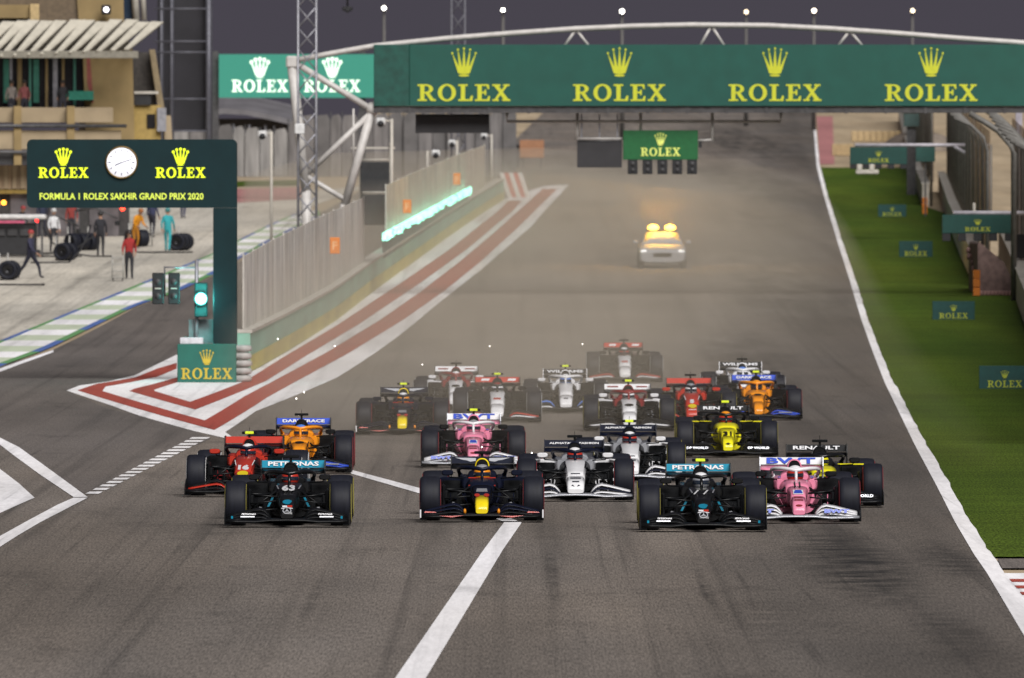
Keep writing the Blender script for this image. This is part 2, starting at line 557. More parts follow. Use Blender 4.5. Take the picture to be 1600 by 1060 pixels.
# grass verge with a ragged edge, service road, kerb, far run-off
edge = []
for py in range(262, 873, 3):
    d = ydepth(py)
    edge.append((line_x(py) + (.12 + random.uniform(-.03, .035)) * F / d, py))
VR = [(262, 1424), (322, 1443), (336, 1484), (400, 1503), (462, 1528), (463, 1590), (510, 1606), (590, 1648), (700, 1720), (760, 2100)]
def verge_r(y): return interp(VR, y)
sheet('grass_verge', [[edge[k], edge[k + 1], (verge_r(edge[k + 1][1]), edge[k + 1][1]), (verge_r(edge[k][1]), edge[k][1])] for k in range(len(edge) - 1)], GRASS, .008)
sheet('service_road', [[(1558, 874), (2100, 874), (2100, 889), (1566, 889)]], PITA, .009)
sheet('kerb_base', [[(1567, 897), (2100, 897), (2100, 1085), (1680, 1085), (1624, 989)]], WHITE, .011)
kr = []
for i in range(9):
    y0 = 906.5 + i * 10.2; x0 = 1577 + i * 8.2
    kr.append([(x0, y0), (1900, y0), (1900, y0 + 4.6), (x0 + 4, y0 + 4.6)])
sheet('kerb_red_blocks', kr, REDP, .016)
sheet('pink_strip', [[(1276, 182), (1301, 182), (1304, 257), (1281, 257)]], PINKP, .008)

# ------------------------------------------------------------------ lettering and emblem
def serif(ch):
    if ch == 'L': return .78, [[(0, 0), (.75, 0), (.77, .32), (.68, .32), (.6, .1), (.36, .1), (.36, .9), (.5, .9), (.5, 1), (0, 1), (0, .9), (.14, .9), (.14, .1), (0, .1)]]
    if ch == 'E': return .82, [[(0, 0), (.78, 0), (.8, .3), (.72, .3), (.64, .1), (.36, .1), (.36, .46), (.5, .46), (.52, .35), (.6, .35), (.6, .68), (.52, .68), (.5, .56), (.36, .56), (.36, .9), (.62, .9), (.68, .72), (.76, .72), (.74, 1), (0, 1), (0, .9), (.14, .9), (.14, .1), (0, .1)]]
    if ch == 'X': return .96, [[(0, 0), (.34, 0), (.34, .1), (.27, .1), (.43, .36), (.6, .1), (.52, .1), (.52, 0), (.96, 0), (.96, .1), (.86, .1), (.56, .54), (.8, .9), (.91, .9), (.91, 1), (.58, 1), (.58, .9), (.65, .9), (.5, .67), (.34, .9), (.43, .9), (.43, 1), (0, 1), (0, .9), (.1, .9), (.37, .5), (.12, .1), (0, .1)]]
    if ch == 'O':
        n = 28; ps = []
        for k in range(n):
            a, b = 2 * math.pi * k / n, 2 * math.pi * (k + 1) / n
            ps.append([(.48 + .48 * math.cos(a), .5 + .52 * math.sin(a)), (.48 + .48 * math.cos(b), .5 + .52 * math.sin(b)), (.48 + .26 * math.cos(b), .5 + .41 * math.sin(b)), (.48 + .26 * math.cos(a), .5 + .41 * math.sin(a))])
        return .98, ps
    if ch == 'R':
        ps = [[(0, 0), (.5, 0), (.5, .1), (.36, .1), (.36, 1), (0, 1), (0, .9), (.14, .9), (.14, .1), (0, .1)],
              [(.36, .9), (.44, .9), (.44, 1), (.36, 1)], [(.36, .45), (.44, .45), (.44, .55), (.36, .55)],
              [(.42, .448), (.62, .48), (.86, .1), (.97, .1), (.97, 0), (.7, 0)]]
        n = 14
        for k in range(n):
            a, b = -math.pi / 2 + math.pi * k / n, -math.pi / 2 + math.pi * (k + 1) / n
            ps.append([(.44 + .38 * math.cos(a), .725 + .275 * math.sin(a)), (.44 + .38 * math.cos(b), .725 + .275 * math.sin(b)), (.44 + .18 * math.cos(b), .725 + .175 * math.sin(b)), (.44 + .18 * math.cos(a), .725 + .175 * math.sin(a))])
        return .97, ps
def serif_word(mb, word, o, u, v, width, height, t=.012):
    tot = sum(serif(c)[0] for c in word) + .10 * (len(word) - 1)
    x = -tot / 2
    k = width / tot
    o, u, v = Vector(o), Vector(u).normalized(), Vector(v).normalized()
    for c in word:
        w, ps = serif(c)
        for p in ps: mb.prism(p, o + u * x * k, u * k, v * height, t)
        x += w + .10
def crown(mb, o, u, v, width, height, t=.012, fat=1.0):
    o, u, v = Vector(o), Vector(u).normalized() * width, Vector(v).normalized() * height
    tips = [(-.42, .74), (-.22, .86), (0, .90), (.22, .86), (.42, .74)]
    out = [(-.22, .12), (-.1, .09), (.1, .09), (.22, .12)]
    val = [(.19, .34), (.065, .32), (-.065, .32), (-.19, .34)]
    for i, (x, y) in enumerate(tips[::-1]):
        w = .016 * fat
        out += [(x + w, y - .004), (x - w, y)]
        if i < 4: out.append(val[i])
    mb.prism(out, o, u, v, t)
    for x, y in tips:
        mb.prism([(x * 1.03 + .05 * fat * math.cos(a), y + .055 + .05 * fat * math.sin(a)) for a in [k * math.pi / 5 for k in range(10)]], o, u, v, t)
    mb.prism([(.2 * math.cos(a), .04 + .038 * math.sin(a)) for a in [k * math.pi / 8 for k in range(16)]], o, u, v, t)
def logo(parent, c, wt, ht, wc, hc, zt, zc, m, u=(1, 0, 0), v=(0, 0, 1), fat=1.0):
    """word and crown; zt, zc: heights of their bases above c"""
    c = Vector(c); v = Vector(v)
    a = MB(); serif_word(a, 'ROLEX', c + v * zt, u, v, wt, ht); part('lettering', a, m, parent)
    a = MB(); crown(a, c + v * zc, u, v, wc, hc, fat=fat); part('crown_emblem', a, m, parent)

_txt = {}
def text_mesh(s, bold=.0, ext=.004):
    k = (s, bold)
    if k in _txt: return _txt[k]
    cu = D.curves.new('text', 'FONT')
    cu.body = s; cu.size = 1; cu.offset = bold; cu.extrude = ext; cu.resolution_u = 2
    cu.align_x = 'CENTER'; cu.align_y = 'CENTER'
    o = D.objects.new('text', cu); COL.objects.link(o)
    dg = bpy.context.evaluated_depsgraph_get()
    me = D.meshes.new_from_object(o.evaluated_get(dg))
    D.objects.remove(o)
    xs = [v.co.x for v in me.vertices]; ysx = [v.co.y for v in me.vertices]
    cx, cy = (max(xs) + min(xs)) / 2, (max(ysx) + min(ysx)) / 2
    w, h = max(xs) - min(xs), max(ysx) - min(ysx)
    for v in me.vertices: v.co = ((v.co.x - cx) / w, (v.co.y - cy) / h, v.co.z)
    _txt[k] = me
    return me
def text(s, m, parent, c, w, h, tilt=0.0, bold=.02, name='lettering', shear=0.0):
    """upright lettering that faces -Y; tilt leans its top backwards"""
    me = text_mesh(s, bold).copy()
    t = Matrix.Rotation(R(90) - tilt, 4, 'X') @ Matrix(((w, shear, 0, 0), (0, h, 0, 0), (0, 0, 1, 0), (0, 0, 0, 1)))
    me.transform(Matrix.Translation(Vector(c)) @ t)
    me.materials.clear(); me.materials.append(m)
    return link(name, me, parent)

GREENB = mat('sign_green', (.006, .076, .057), .5, noise=.10, ns=1.5, bump=.05)
GREEND = mat('sign_dark_green', (.006, .066, .050), .55, noise=.3, ns=3, bump=.2)
GREENN = mat('arch_sign_green', (.003, .021, .025), .55, spec=.25, noise=.12, ns=2)
YEL = mat('sign_yellow', (.55, .58, .03), .5, noise=.06)
GOLD = mat('sign_gold', (.55, .42, .04), .5, noise=.1)
YGLOW = mat('lit_lettering', (.5, .55, .02), .4, emit=(.72, .90, .015), es=1.15)
LGLOW = mat('lit_small_lettering', (.5, .55, .05), .4, emit=(.55, .72, .12), es=.75)
WPAINT = mat('white_tube_paint', (.50, .48, .46), .45, noise=.12, ns=4)
STEEL = mat('galvanised_steel', (.30, .30, .33), .45, .5, noise=.25, ns=5)
DSTEEL = mat('dark_steel', (.07, .068, .07), .5, .3, noise=.3, ns=5)
BLACK = mat('black_matt', (.012, .012, .014), .6, noise=.3, ns=4)
DGREY = mat('dark_grey', (.035, .034, .036), .6, noise=.3, ns=4)
CREAM = mat('cream_panel', (.46, .43, .38), .6, noise=.15, ns=2)
ORANGE = mat('orange_panel', (.65, .19, .02), .5, noise=.12, ns=4)
LAMPW = mat('floodlight_glow', (.8, .8, .8), .3, emit=(1, .95, .86), es=10)
LAMPO = mat('dim_floodlight_glow', (.8, .7, .5), .3, emit=(1, .80, .55), es=5)

# ------------------------------------------------------------------ pit wall, fences, LED boards
WB = sorted([(312, 787), (360, 715), (414, 640), (455, 583), (500, 526), (540, 462), (581, 391)])
wallpts = []
for py, px in WB[::-1]: wallpts.append(G(px, py))
def along(pts, step):
    out = []; acc = 0.0
    for a, b in zip(pts, pts[1:]):
        L = (b - a).length; k = max(1, int(round(L / step)))
        for i in range(k): out.append(a.lerp(b, i / k))
    out.append(pts[-1]); return out
def wall_run(mb, pts, t, z0, z1, mi=0):
    """a wall of thickness t to the left of pts, following the ground"""
    rings = []
    for i, p in enumerate(pts):
        dr = (pts[min(i + 1, len(pts) - 1)] - pts[max(i - 1, 0)]); dr.z = 0; dr.normalize()
        nn = Vector((-dr.y, dr.x, 0))
        g = rise(p.y)
        q = p + nn * t
        rings.append([Vector((p.x, p.y, g + z0)), Vector((p.x, p.y, g + z1)), Vector((q.x, q.y, g + z1)), Vector((q.x, q.y, g + z0))])
    mb.loft(rings, mi, smooth=False)
WALLG = mat('wall_green', (.20, .44, .34), .6, noise=.22, ns=1.2, bump=.1, stretch=(1, .15, 1))
WALLY = mat('wall_yellow', (.50, .46, .10), .6, noise=.2, ns=1.5, stretch=(1, .15, 1))
WALLC = mat('concrete_coping', (.42, .40, .36), .8, noise=.2, ns=2)
fine = along(wallpts, 4)
t = thing('pit_wall', 'long green concrete pit wall with a yellow band along its foot', 'wall', wallpts[0])
def local(mb, o):
    for i, v in enumerate(mb.v): mb.v[i] = (v[0] - o[0], v[1] - o[1], v[2] - o[2])
    return mb
mb = MB(); wall_run(mb, fine, .35, -.02, 1.04); part('wall_body', local(mb, wallpts[0]), WALLG, t)
mb = MB(); wall_run(mb, [p + Vector((.03, -.02, 0)) for p in fine], .012, .0, .44); part('yellow_band', local(mb, wallpts[0]), WALLY, t)
mb = MB(); wall_run(mb, [p + Vector((.05, -.01, 0)) for p in fine], .45, 1.045, 1.13); part('coping', local(mb, wallpts[0]), WALLC, t)

def panel_fence(name, label, x0, x1, n, top, base_h, m, mpost, offs=-.2, cat='fence', post_every=1, zextra=0.0):
    """fence standing on the pit wall; x0,x1 picture columns on the wall base line, top: (column, row) of its upper edge"""
    xs = [lerp(x0, x1, i / n) for i in range(n + 1)]
    tabx = sorted((px, py) for py, px in WB)
    pts = []
    for x in xs:
        p = G(x, interp(tabx, x))
        p.x += offs
        h = CAMZ - (interp(top, x) - HZ) / F * p.y
        pts.append((p, rise(p.y) + base_h, h))
    o0 = pts[0][0]
    t = thing(name, label, cat, o0)
    for i in range(n):
        (a, az, ah), (b, bz, bh) = pts[i], pts[i + 1]
        dv = (b - a) * .004
        mb = MB()
        q = [Vector((a.x + dv.x, a.y + dv.y, az)), Vector((b.x - dv.x, b.y - dv.y, bz)), Vector((b.x - dv.x, b.y - dv.y, bh)), Vector((a.x + dv.x, a.y + dv.y, ah))]
        w = Vector((-.03, 0, 0))
        mb.add(q + [p + w for p in q], [(0, 1, 2, 3), (7, 6, 5, 4), (0, 4, 5, 1), (1, 5, 6, 2), (2, 6, 7, 3), (3, 7, 4, 0)])
        part('fence_panel', local(mb, o0), m[i % len(m)], t)
    for i in range(0, n + 1, post_every):
        a, az, ah = pts[i]
        mb = MB().box((a.x - .02, a.y, (az + ah) / 2 + .03), (.05, .05, ah - az + .05))
        part('post', local(mb, o0), mpost, t)
    return t
FP1 = mesh_screen('mesh_panel_grey', (.74, .71, .66), .80, .2)
FP2 = mesh_screen('mesh_panel_tan', (.78, .72, .60), .86, .2)
FP3 = mesh_screen('mesh_panel_pale', (.75, .71, .65), .80, .2)
panel_fence('debris_fence', 'pale mesh fence standing on the near stretch of the green pit wall', 393, 578, 24, [(380, 408), (440, 374), (500, 344), (580, 308)], 1.13, [FP1, FP1, FP3], WALLC, post_every=2)
panel_fence('debris_fence', 'tan screened fence on the far stretch of pit wall above the bright strip', 612, 764, 16, [(612, 290), (660, 268), (720, 243), (764, 227)], 1.13, [FP2], WALLC, post_every=2)

# LED strip on the wall
LEDM = D.materials.new('led_matrix'); LEDM.use_nodes = True
n, l = LEDM.node_tree.nodes, LEDM.node_tree.links
p = n['Principled BSDF']; p.inputs['Base Color'].default_value = (.02, .1, .07, 1)
ge = n.new('ShaderNodeTexCoord'); mp = n.new('ShaderNodeMapping'); mp.inputs['Scale'].default_value = (1, .5, 5.0)
l.new(ge.outputs['Object'], mp.inputs[0])
nz = n.new('ShaderNodeTexNoise'); nz.inputs['Scale'].default_value = 1; nz.inputs['Detail'].default_value = 3
l.new(mp.outputs[0], nz.inputs['Vector'])
cr = n.new('ShaderNodeValToRGB')
cr.color_ramp.elements[0].position = .30; cr.color_ramp.elements[0].color = (0.0, .55, .36, 1)
cr.color_ramp.elements[1].position = .54; cr.color_ramp.elements[1].color = (1.5, 4.4, 3.2, 1)
l.new(nz.outputs['Fac'], cr.inputs[0]); l.new(cr.outputs[0], p.inputs['Emission Color'])
p.inputs['Emission Strength'].default_value = 1.0
t0 = None
tabx = sorted((px, py) for py, px in WB)
NL = 44
xs = [lerp(597, 733, i / NL) for i in range(NL + 1)]
a0 = G(597, interp(tabx, 597))
t = thing('led_strip', 'bright white and green light strip along the top of the pit wall', 'led display', a0)
for i in range(NL):
    q = []; jb = random.choice((-5, -3, -1, 0, 0, .8))
    for x in (xs[i], xs[i + 1]):
        g = G(x, interp(tabx, x)); yt = interp([(597, 365), (733, 292)], x); ym = interp([(597, 378), (733, 303)], x) + jb
        q.append((g, CAMZ - (yt - HZ) / F * g.y, CAMZ - (ym - HZ) / F * g.y))
    (a, at, ab), (b, bt, bb) = q
    mb = MB()
    f = .12
    pts = [Vector((a.x + f, a.y + .4, ab)), Vector((b.x + f, b.y - .4, bb)), Vector((b.x + f, b.y - .4, bt)), Vector((a.x + f, a.y + .4, at))]
    w = Vector((-.12, 0, 0))
    mb.add(pts + [p_ + w for p_ in pts], [(0, 1, 2, 3), (7, 6, 5, 4), (0, 4, 5, 1), (1, 5, 6, 2), (2, 6, 7, 3), (3, 7, 4, 0)])
    part('led_panel', local(mb, a0), LEDM, t)
    mb = MB().box((a.x + .04, a.y + 1.0, (rise(a.y) + 1.1 + ab) / 2), (.08, .08, abs(ab - rise(a.y) - 1.1) + .3))
    part('bracket', local(mb, a0), DSTEEL, t)

# orange letter boards on the fence
def fence_board(px, py, h, label):
    x = px
    d = G(px, interp(tabx, px)).y
    c = A(px, py, d) + Vector((.25, -.2, 0))
    o = thing('marker_board', label, 'sign', c, group='orange marker boards on the pit wall fence')
    part('board', MB().box((0, 0, 0), (h * .62, .05, h), b=.02), ORANGE, o)
    text('F', mat('pale_orange_print', (.75, .42, .2), .5), o, (0, -.03, 0), h * .3, h * .5, name='letter')
fence_board(511, 384, .52, 'orange marker board on the near fence, closest to the camera of three')
fence_board(626, 323, .52, 'orange marker board at the start of the far tan fence')
fence_board(705, 280, .52, 'orange marker board midway along the far tan fence')

# striped wall end
t = thing('striped_wall_end', 'red and white striped crash cushion at the far end of the pit wall', 'barrier', G(808, 309))
d = t.location.y; s = F / d
REDS = mat('barrier_red', (.42, .07, .05), .6, noise=.15)
WHTS = mat('barrier_white', (.55, .53, .5), .6, noise=.15)
for i in range(5):
    x = -.62 + i * .25
    mb = MB().prism([(x, 0), (x + .245, 0), (x + .245 - .45, 1.35), (x - .45, 1.35)], (.1, 0, 0), (1, 0, 0), (0, 0, 1), .4)
    part('stripe', mb, (WHTS, REDS)[i % 2], t)

# ------------------------------------------------------------------ pit exit arch sign with the clock
d = 300.0; s = F / d
c0 = gx(351, 306.5)
c0 = gx(351, d)
t = thing('arch_sign', 'dark green illuminated arch sign with a round clock over the pit exit', 'sign', c0)
def at(px, py): return A(px, py, d) - c0
def rounded(x0, y0, x1, y1, r, n=5, corners=(1, 1, 1, 1)):
    out = []
    for (cx, cy, a0, on) in ((x1 - r, y0 + r, -90, corners[0]), (x1 - r, y1 - r, 0, corners[1]), (x0 + r, y1 - r, 90, corners[2]), (x0 + r, y0 + r, 180, corners[3])):
        if on:
            for k in range(n + 1):
                a = R(a0 + 90 * k / n); out.append((cx + r * math.cos(a), cy + r * math.sin(a)))
        else:
            out.append({-90: (x1, y0), 0: (x1, y1), 90: (x0, y1), 180: (x0, y0)}[a0])
    return out
p0, p1 = at(42, 325), at(370, 218)
mb = MB().prism(rounded(p0.x, p0.z, p1.x, p1.z, .14, corners=(0, 1, 1, 1)), (0, 0, 0), (1, 0, 0), (0, 0, 1), .55)
part('sign_board', mb, GREENN, t)
pc0, pc1 = at(333, 545), at(370, 325)
part('column', MB().box(((pc0.x + pc1.x) / 2, .275, (pc1.z) / 2 - .004), (pc1.x - pc0.x, .55, pc1.z), b=.02), GREENN, t)
for cx in (99, 282):
    c = at(cx, 278)
    logo(t, (c.x, -.012, c.z), 78 / s, 16 / s, 26 / s, 27 / s, 0, 19 / s, YGLOW, fat=1.7)
c = at(190, 307)
text('FORMULA 1 ROLEX SAKHIR GRAND PRIX 2020', LGLOW, t, (c.x, -.012, c.z), 256 / s, 10.5 / s, bold=.02)
c = at(190, 254)
clk = part('clock', MB().lathe([(-.02, .385), (-.06, .395), (-.06, .42), (.0, .43), (.0, .36)], (c.x, -.012, c.z), 'Y', 36), mat('clock_gold', (.20, .125, .035), .45, .6), t)
part('clock_face', MB().lathe([(-.03, .001), (-.03, .385), (-.005, .385), (-.005, .001)], (c.x, -.012, c.z), 'Y', 36, closed=False), mat('clock_white', (.8, .8, .82), .4, emit=(.85, .86, .95), es=.85), clk)
INK = mat('clock_ink', (.03, .03, .06), .5)
mb = MB()
for k in range(12):
    a = k * math.pi / 6; r = .31
    mb.box((c.x + r * math.sin(a), -.05, c.z + r * math.cos(a)), (.022, .012, .075), rot=Matrix.Rotation(a, 3, 'Y'))
part('hour_marks', mb, INK, clk)
for ang, L, w in ((R(72), .29, .02), (R(246), .2, .028)):
    mb = MB().box((c.x + L * .45 * math.sin(ang), -.062, c.z + L * .45 * math.cos(ang)), (w, .01, L), rot=Matrix.Rotation(ang, 3, 'Y'))
    part('clock_hand', mb, INK, clk)

# base board in front of the column
b0 = gx(323, 298.6)
t = thing('base_board', 'green board with gold crown at the foot of the clock arch', 'sign', b0)
sb = F / b0.y
part('board', MB().box((0, .3, .5), (92 / sb, .6, 1.0), b=.015), mat('base_green', (.012, .125, .095), .5, noise=.12, ns=2), t)
logo(t, (0, -.012, 0), 80 / sb, 17 / sb, 23 / sb, 24 / sb, 6 / sb, 28 / sb, GOLD, fat=1.2)
o = part('white_case', MB().box((0, 0, .085), (.6, .3, .17), b=.015), mat('white_case_paint', (.6, .6, .64), .5), None, b0 + Vector((-.40, .3, 1.0)))
tag(o, 'small white case lying on top of the green base board', 'case')
# tyre stack beside it
tyr0 = gx(378, 299)
t = thing('tyre_barrier', 'stack of white painted tyres between base board and pit wall', 'tyre barrier', tyr0)
TW = mat('white_tyre_paint', (.36, .35, .34), .7, noise=.25, ns=6)
for k in range(5):
    mb = MB().lathe([(.0, .16), (.03, .24), (.09, .26), (.16, .24), (.19, .16)], (0, 0, 0), 'Z', 18)
    part('tyre', mb, TW, t, (random.uniform(-.01, .01), .2, .005 + k * .195))

# pit exit traffic lights
tl0 = gx(313, 299.6)
d = tl0.y; s = F / d
t = thing('traffic_light', 'pit exit traffic light glowing green on a grey post', 'traffic light', tl0 + Vector((0, .75, 0)))
d += .75; o0 = t.location
def loc(px, py): return A(px, py, d) - o0
c = loc(313, 467)
part('post', MB().tube([(-.12, .12, 0), (-.12, .12, c.z + 1.0)], .05), STEEL, t)
part('housing', MB().box((0, 0, c.z - .03), (.34, .22, .90), b=.03), mat('teal_housing', (.01, .05, .05), .4), t)
lens = part('lens', MB().sphere((0, -.14, c.z), (.145, .09, .145)), mat('green_lens', (.2, .8, .7), .3, emit=(.25, 1.0, .9), es=9), t)
part('lens_hood', MB().lathe([(-.18, .17), (-.18, .185), (-.08, .185), (-.08, .17)], (0, -.04, c.z), 'Y', 20), BLACK, t)
pa = loc(257, 418)
part('bracket', MB().tube([(-.12, .12, pa.z), (pa.x, .12, pa.z), (pa.x, .12, pa.z - .75)], .03, 6), STEEL, t)
part('board', MB().box((.05, .25, c.z - .85), (.75, .04, .62)), mat('glass_grey', (.2, .25, .26), .3), t)
for px in (247, 272):
    a = loc(px, 451)
    h = part('dark_lamp_housing', MB().box((a.x, .0, a.z), (.30, .22, .82), b=.02), BLACK, t)
    for dz in (-.2, .17):
        part('unlit_lens', MB().sphere((a.x, -.09, a.z + dz), (.09, .06, .09)), DGREY, h)
    part('status_lamp', MB().box((a.x, -.125, a.z), (.16, .012, .03)), CREAM, h)
lp = D.objects.new('lens_light', D.lights.new('lens_light', 'POINT'))
COL.objects.link(lp); lp.parent = t; lp.location = (0.02, -.42, c.z); lp.data.energy = 75; lp.data.color = (.1, 1, .9); lp.data.shadow_soft_size = .15

# ------------------------------------------------------------------ start bridge with the wide green board
d = 400.0; s = F / d
o0 = gx(490, d)
t = thing('start_bridge', 'wide green board bridge with white arched tubes across the track', 'bridge', o0)
def at(px, py): return A(px, py, d) - o0
a, b = at(640, 166), at(1990, 70)
part('board', MB().box(((a.x + b.x) / 2, .6, (a.z + b.z) / 2), (b.x - a.x, 1.2, b.z - a.z), b=.01), GREENB, t)
a2, b2 = at(584, 166), at(639.7, 70)
part('dark_board', MB().box(((a2.x + b2.x) / 2, .63, (a2.z + b2.z) / 2), (b2.x - a2.x, 1.2, b2.z - a2.z), b=.01), GREEND, t)
for cx in (725, 968, 1211, 1455, 1698):
    c = at(cx, 158)
    logo(t, (c.x, -.012, c.z), 145 / s, 26 / s, 42 / s, 46 / s, 0, 38 / s, YEL, fat=.8)
ARCH = [(452, 96), (515, 84), (583, 72), (640, 66), (700, 60), (800, 52), (900, 45), (990, 41), (1080, 39), (1200, 40), (1300, 45), (1400, 52), (1500, 60), (1600, 67), (1750, 82), (1900, 100), (1990, 112)]
for off in (0.30, .95):
    part('arch_tube', MB().tube([at(x, y) + Vector((0, off, 0)) for x, y in ARCH], .095, 8), WPAINT, t)
for x in (900, 1112, 1328):
    for off in (.35,):
        y = interp(ARCH, x)
        for sx in (-18, 20):
            part('strut', MB().tube([at(x, y) + Vector((0, off, -.02)), at(x + sx, 71) + Vector((0, off, -.02))], .055, 6), WPAINT, t)
part('lower_truss', MB().box(((a2.x + b.x) / 2, 0.6, a.z - .12), (b.x - a2.x, 1.0, .22)), DSTEEL, t)
for x in range(640, 1990, 62):
    p_ = at(x, 170)
    part('hanger', MB().box((p_.x, .1, p_.z - .06), (.09, .09, .22)), DSTEEL, t)
# left end frame
def bar(name, p, q, r, m=WPAINT, off=(0, .4, 0), off2=None):
    o1 = Vector(off); o2 = Vector(off2) if off2 else o1
    return part(name, MB().tube([at(*p) + o1, at(*q) + o2], r, 8), m, t)
bar('leg', (455, 95), (478, 300), .17)
mbt = at(478, 300); part('leg', MB().tube([(mbt.x, .4, mbt.z + .05), (mbt.x + .05, .4, 0)], .17, 8), WPAINT, t)
bar('brace', (460, 98), (582, 172), .11)
bar('leg', (581, 172), (538, 322), .15)
mbt = at(538, 322); part('leg', MB().tube([(mbt.x, .4, mbt.z + .05), (mbt.x - .5, .4, 0)], .15, 8), WPAINT, t)
bar('brace', (576, 180), (479, 272), .10)
bar('brace', (479, 276), (540, 313), .09)
bar('brace', (552, 170), (552, 255), .04)
part('joint', MB().sphere(at(582, 170) + Vector((0, .4, 0)), .24), WPAINT, t)
part('joint', MB().box(at(456, 97) + Vector((0, .4, 0)), (.42, .4, .42), b=.06), WPAINT, t)
# white pipe frame below
PF = [(792, 176), (792, 190), (1221, 190), (1221, 176)]
part('pipe_frame', MB().tube([at(x, y) + Vector((0, .95, 0)) for x, y in PF], .06, 6), WPAINT, t)

# start light gantry, hung from the bridge
o1 = A(1032, 176, d) + Vector((0, .9, 0))
t = thing('start_lights', 'green crowned start light panel with five dark lamps hung below the bridge', 'start lights', o1)
def at1(px, py): return A(px, py, d + .9) - o1
c = at1(1032, 227)
part('panel', MB().box((c.x, 0, c.z), (117 / s, .3, 46 / s), b=.015), mat('start_panel_green', (.012, .115, .035), .45, noise=.1), t)
logo(t, (c.x, -.165, at1(0, 244).z), 62 / s, 13 / s, 19 / s, 20 / s, 0, 16 / s, mat('pale_yellow_print', (.62, .66, .16), .5, emit=(.5, .6, .1), es=.35), fat=1.3)
for k in range(5):
    p_ = at1(988.5 + k * 23.2, 261)
    u_ = part('lamp_unit', MB().box((p_.x, 0, p_.z), (15.5 / s, .28, 23 / s), b=.015), BLACK, t)
    for dz in (.1, -.12):
        part('lens', MB().sphere((p_.x, -.13, p_.z + dz), (.09, .05, .09), n=10, h=6), DGREY, u_)
for x in (902, 1001, 1113):
    p0, p1 = at1(x, 177), at1(x, 221 if x != 1001 else 204)
    part('hanger', MB().tube([(p0.x, .05, p0.z), (p1.x, .05, p1.z)], .055, 6), WPAINT, t)
p0, p1 = at1(902, 217), at1(974, 217)
part('cross_pipe', MB().tube([(p0.x, .05, p0.z), (p1.x, .05, p1.z)], .05, 6), WPAINT, t)
p0, p1 = at1(1091, 220), at1(1113, 219)
part('cross_pipe', MB().tube([(p0.x, .05, p0.z), (p1.x, .05, p1.z)], .05, 6), WPAINT, t)
part('side_lamp', MB().box(at1(1094, 226), (.1, .2, .22)), BLACK, t)
def hung_panel(name, label, x0, y0, x1, y1, ytop, dy):
    o_ = A((x0 + x1) / 2, ytop, d) + Vector((0, dy, 0))
    t = thing(name, label, 'display', o_)
    w, h = (x1 - x0) / s, (y1 - y0) / s
    zc = -(((y0 + y1) / 2) - ytop) / s
    part('panel', MB().box((0, 0, zc), (w, .16, h), b=.012), mat('display_black', (.028, .027, .030), .5, noise=.15, ns=2), t)
    part('frame', MB().tube([(-w / 2, -.02, zc + h / 2 + .03), (w / 2, -.02, zc + h / 2 + .03)], .035, 6), DSTEEL, t)
    for k in (-.4, 0, .4):
        part('hanger', MB().box((w * k, 0, (zc + h / 2) / 2), (.05, .05, -(zc + h / 2))), STEEL, t)
hung_panel('display_board', 'blank black display board beside the start light panel', 902, 222, 972, 262, 178, .95)
hung_panel('display_board', 'long blank black display under the left end of the bridge', 649, 181, 764, 208, 174, .9)

# ------------------------------------------------------------------ lattice masts
def lattice(label, px, w, d, ytop, seg, group=None, m=STEEL):
    o_ = gx(px, d)
    t = thing('lattice_mast', label, 'mast', o_, group=group)
    H = CAMZ - (ytop - HZ) / F * d - o_.z
    h = w / 2
    for sx in (-h, h):
        for sy in (-h, h):
            part('upright', MB().tube([(sx, sy, 0), (sx, sy, H)], w * .065, 6), m, t)
    nseg = int(H / seg)
    for k in range(nseg):
        z = k * seg
        f = 1 if k % 2 else 1
        part('lacing', MB().tube([(-h * f, -h, z), (h * f, -h, z + seg)], w * .045, 5), m, t)
        part('lacing', MB().tube([(h, h, z), (-h, h, z + seg)], w * .04, 5), m, t)
    return t
mast = lattice('tall lattice steel mast rising past the left end of the bridge', 480, .62, 394, -60, .72)
part('white_box', MB().box((-.25, -.5, (CAMZ - (202 - HZ) / F * 394) - mast.location.z), (.34, .28, .36), b=.03), mat('white_box_paint', (.6, .6, .6), .5), mast)
lattice('faint far lattice mast rising behind the bridge', 716, .72, 620, -60, 1.0, m=mat('far_steel', (.12, .12, .14), .6))

# ------------------------------------------------------------------ big LED screen, scaffold, far fence, grandstand on the left
d = 620.0; s = F / d
o_ = gx(462, d)
t = thing('video_screen', 'large lit green screen with white crowns behind the left bridge tower', 'screen', o_)
def at(px, py): return A(px, py, d) - o_
a, b = at(342, 153), at(590, 85)
part('screen', MB().box(((a.x + b.x) / 2, .2, (a.z + b.z) / 2), (b.x - a.x, .4, b.z - a.z), b=.01), mat('screen_green', (.02, .12, .09), .4, noise=.05, emit=(.035, .235, .165), es=.8), t)
SW = mat('screen_white', (.7, .8, .7), .4, emit=(.70, 1.0, .72), es=.95)
for cx in (406, 519):
    c = at(cx, 144)
    logo(t, (c.x, -.012, c.z), 88 / s, 19 / s, 30 / s, 31 / s, 0, 22 / s, SW, fat=2.0)
for x in (336, 566):
    p_ = at(x, 80)
    part('post', MB().box((p_.x, .75, p_.z / 2), (.34, .34, p_.z)), DSTEEL, t)
part('side_screen', MB().box(at(324, 120), (12 / s, .3, 62 / s)), mat('side_screen_glow', (.02, .1, .08), .4, emit=(.05, .32, .22), es=.8), t)
for yy, hh in ((108, 26), (141, 17)):
    part('side_print', MB().box(at(324, yy) + Vector((0, -.17, 0)), (8 / s, .02, hh / s)), SW, t)

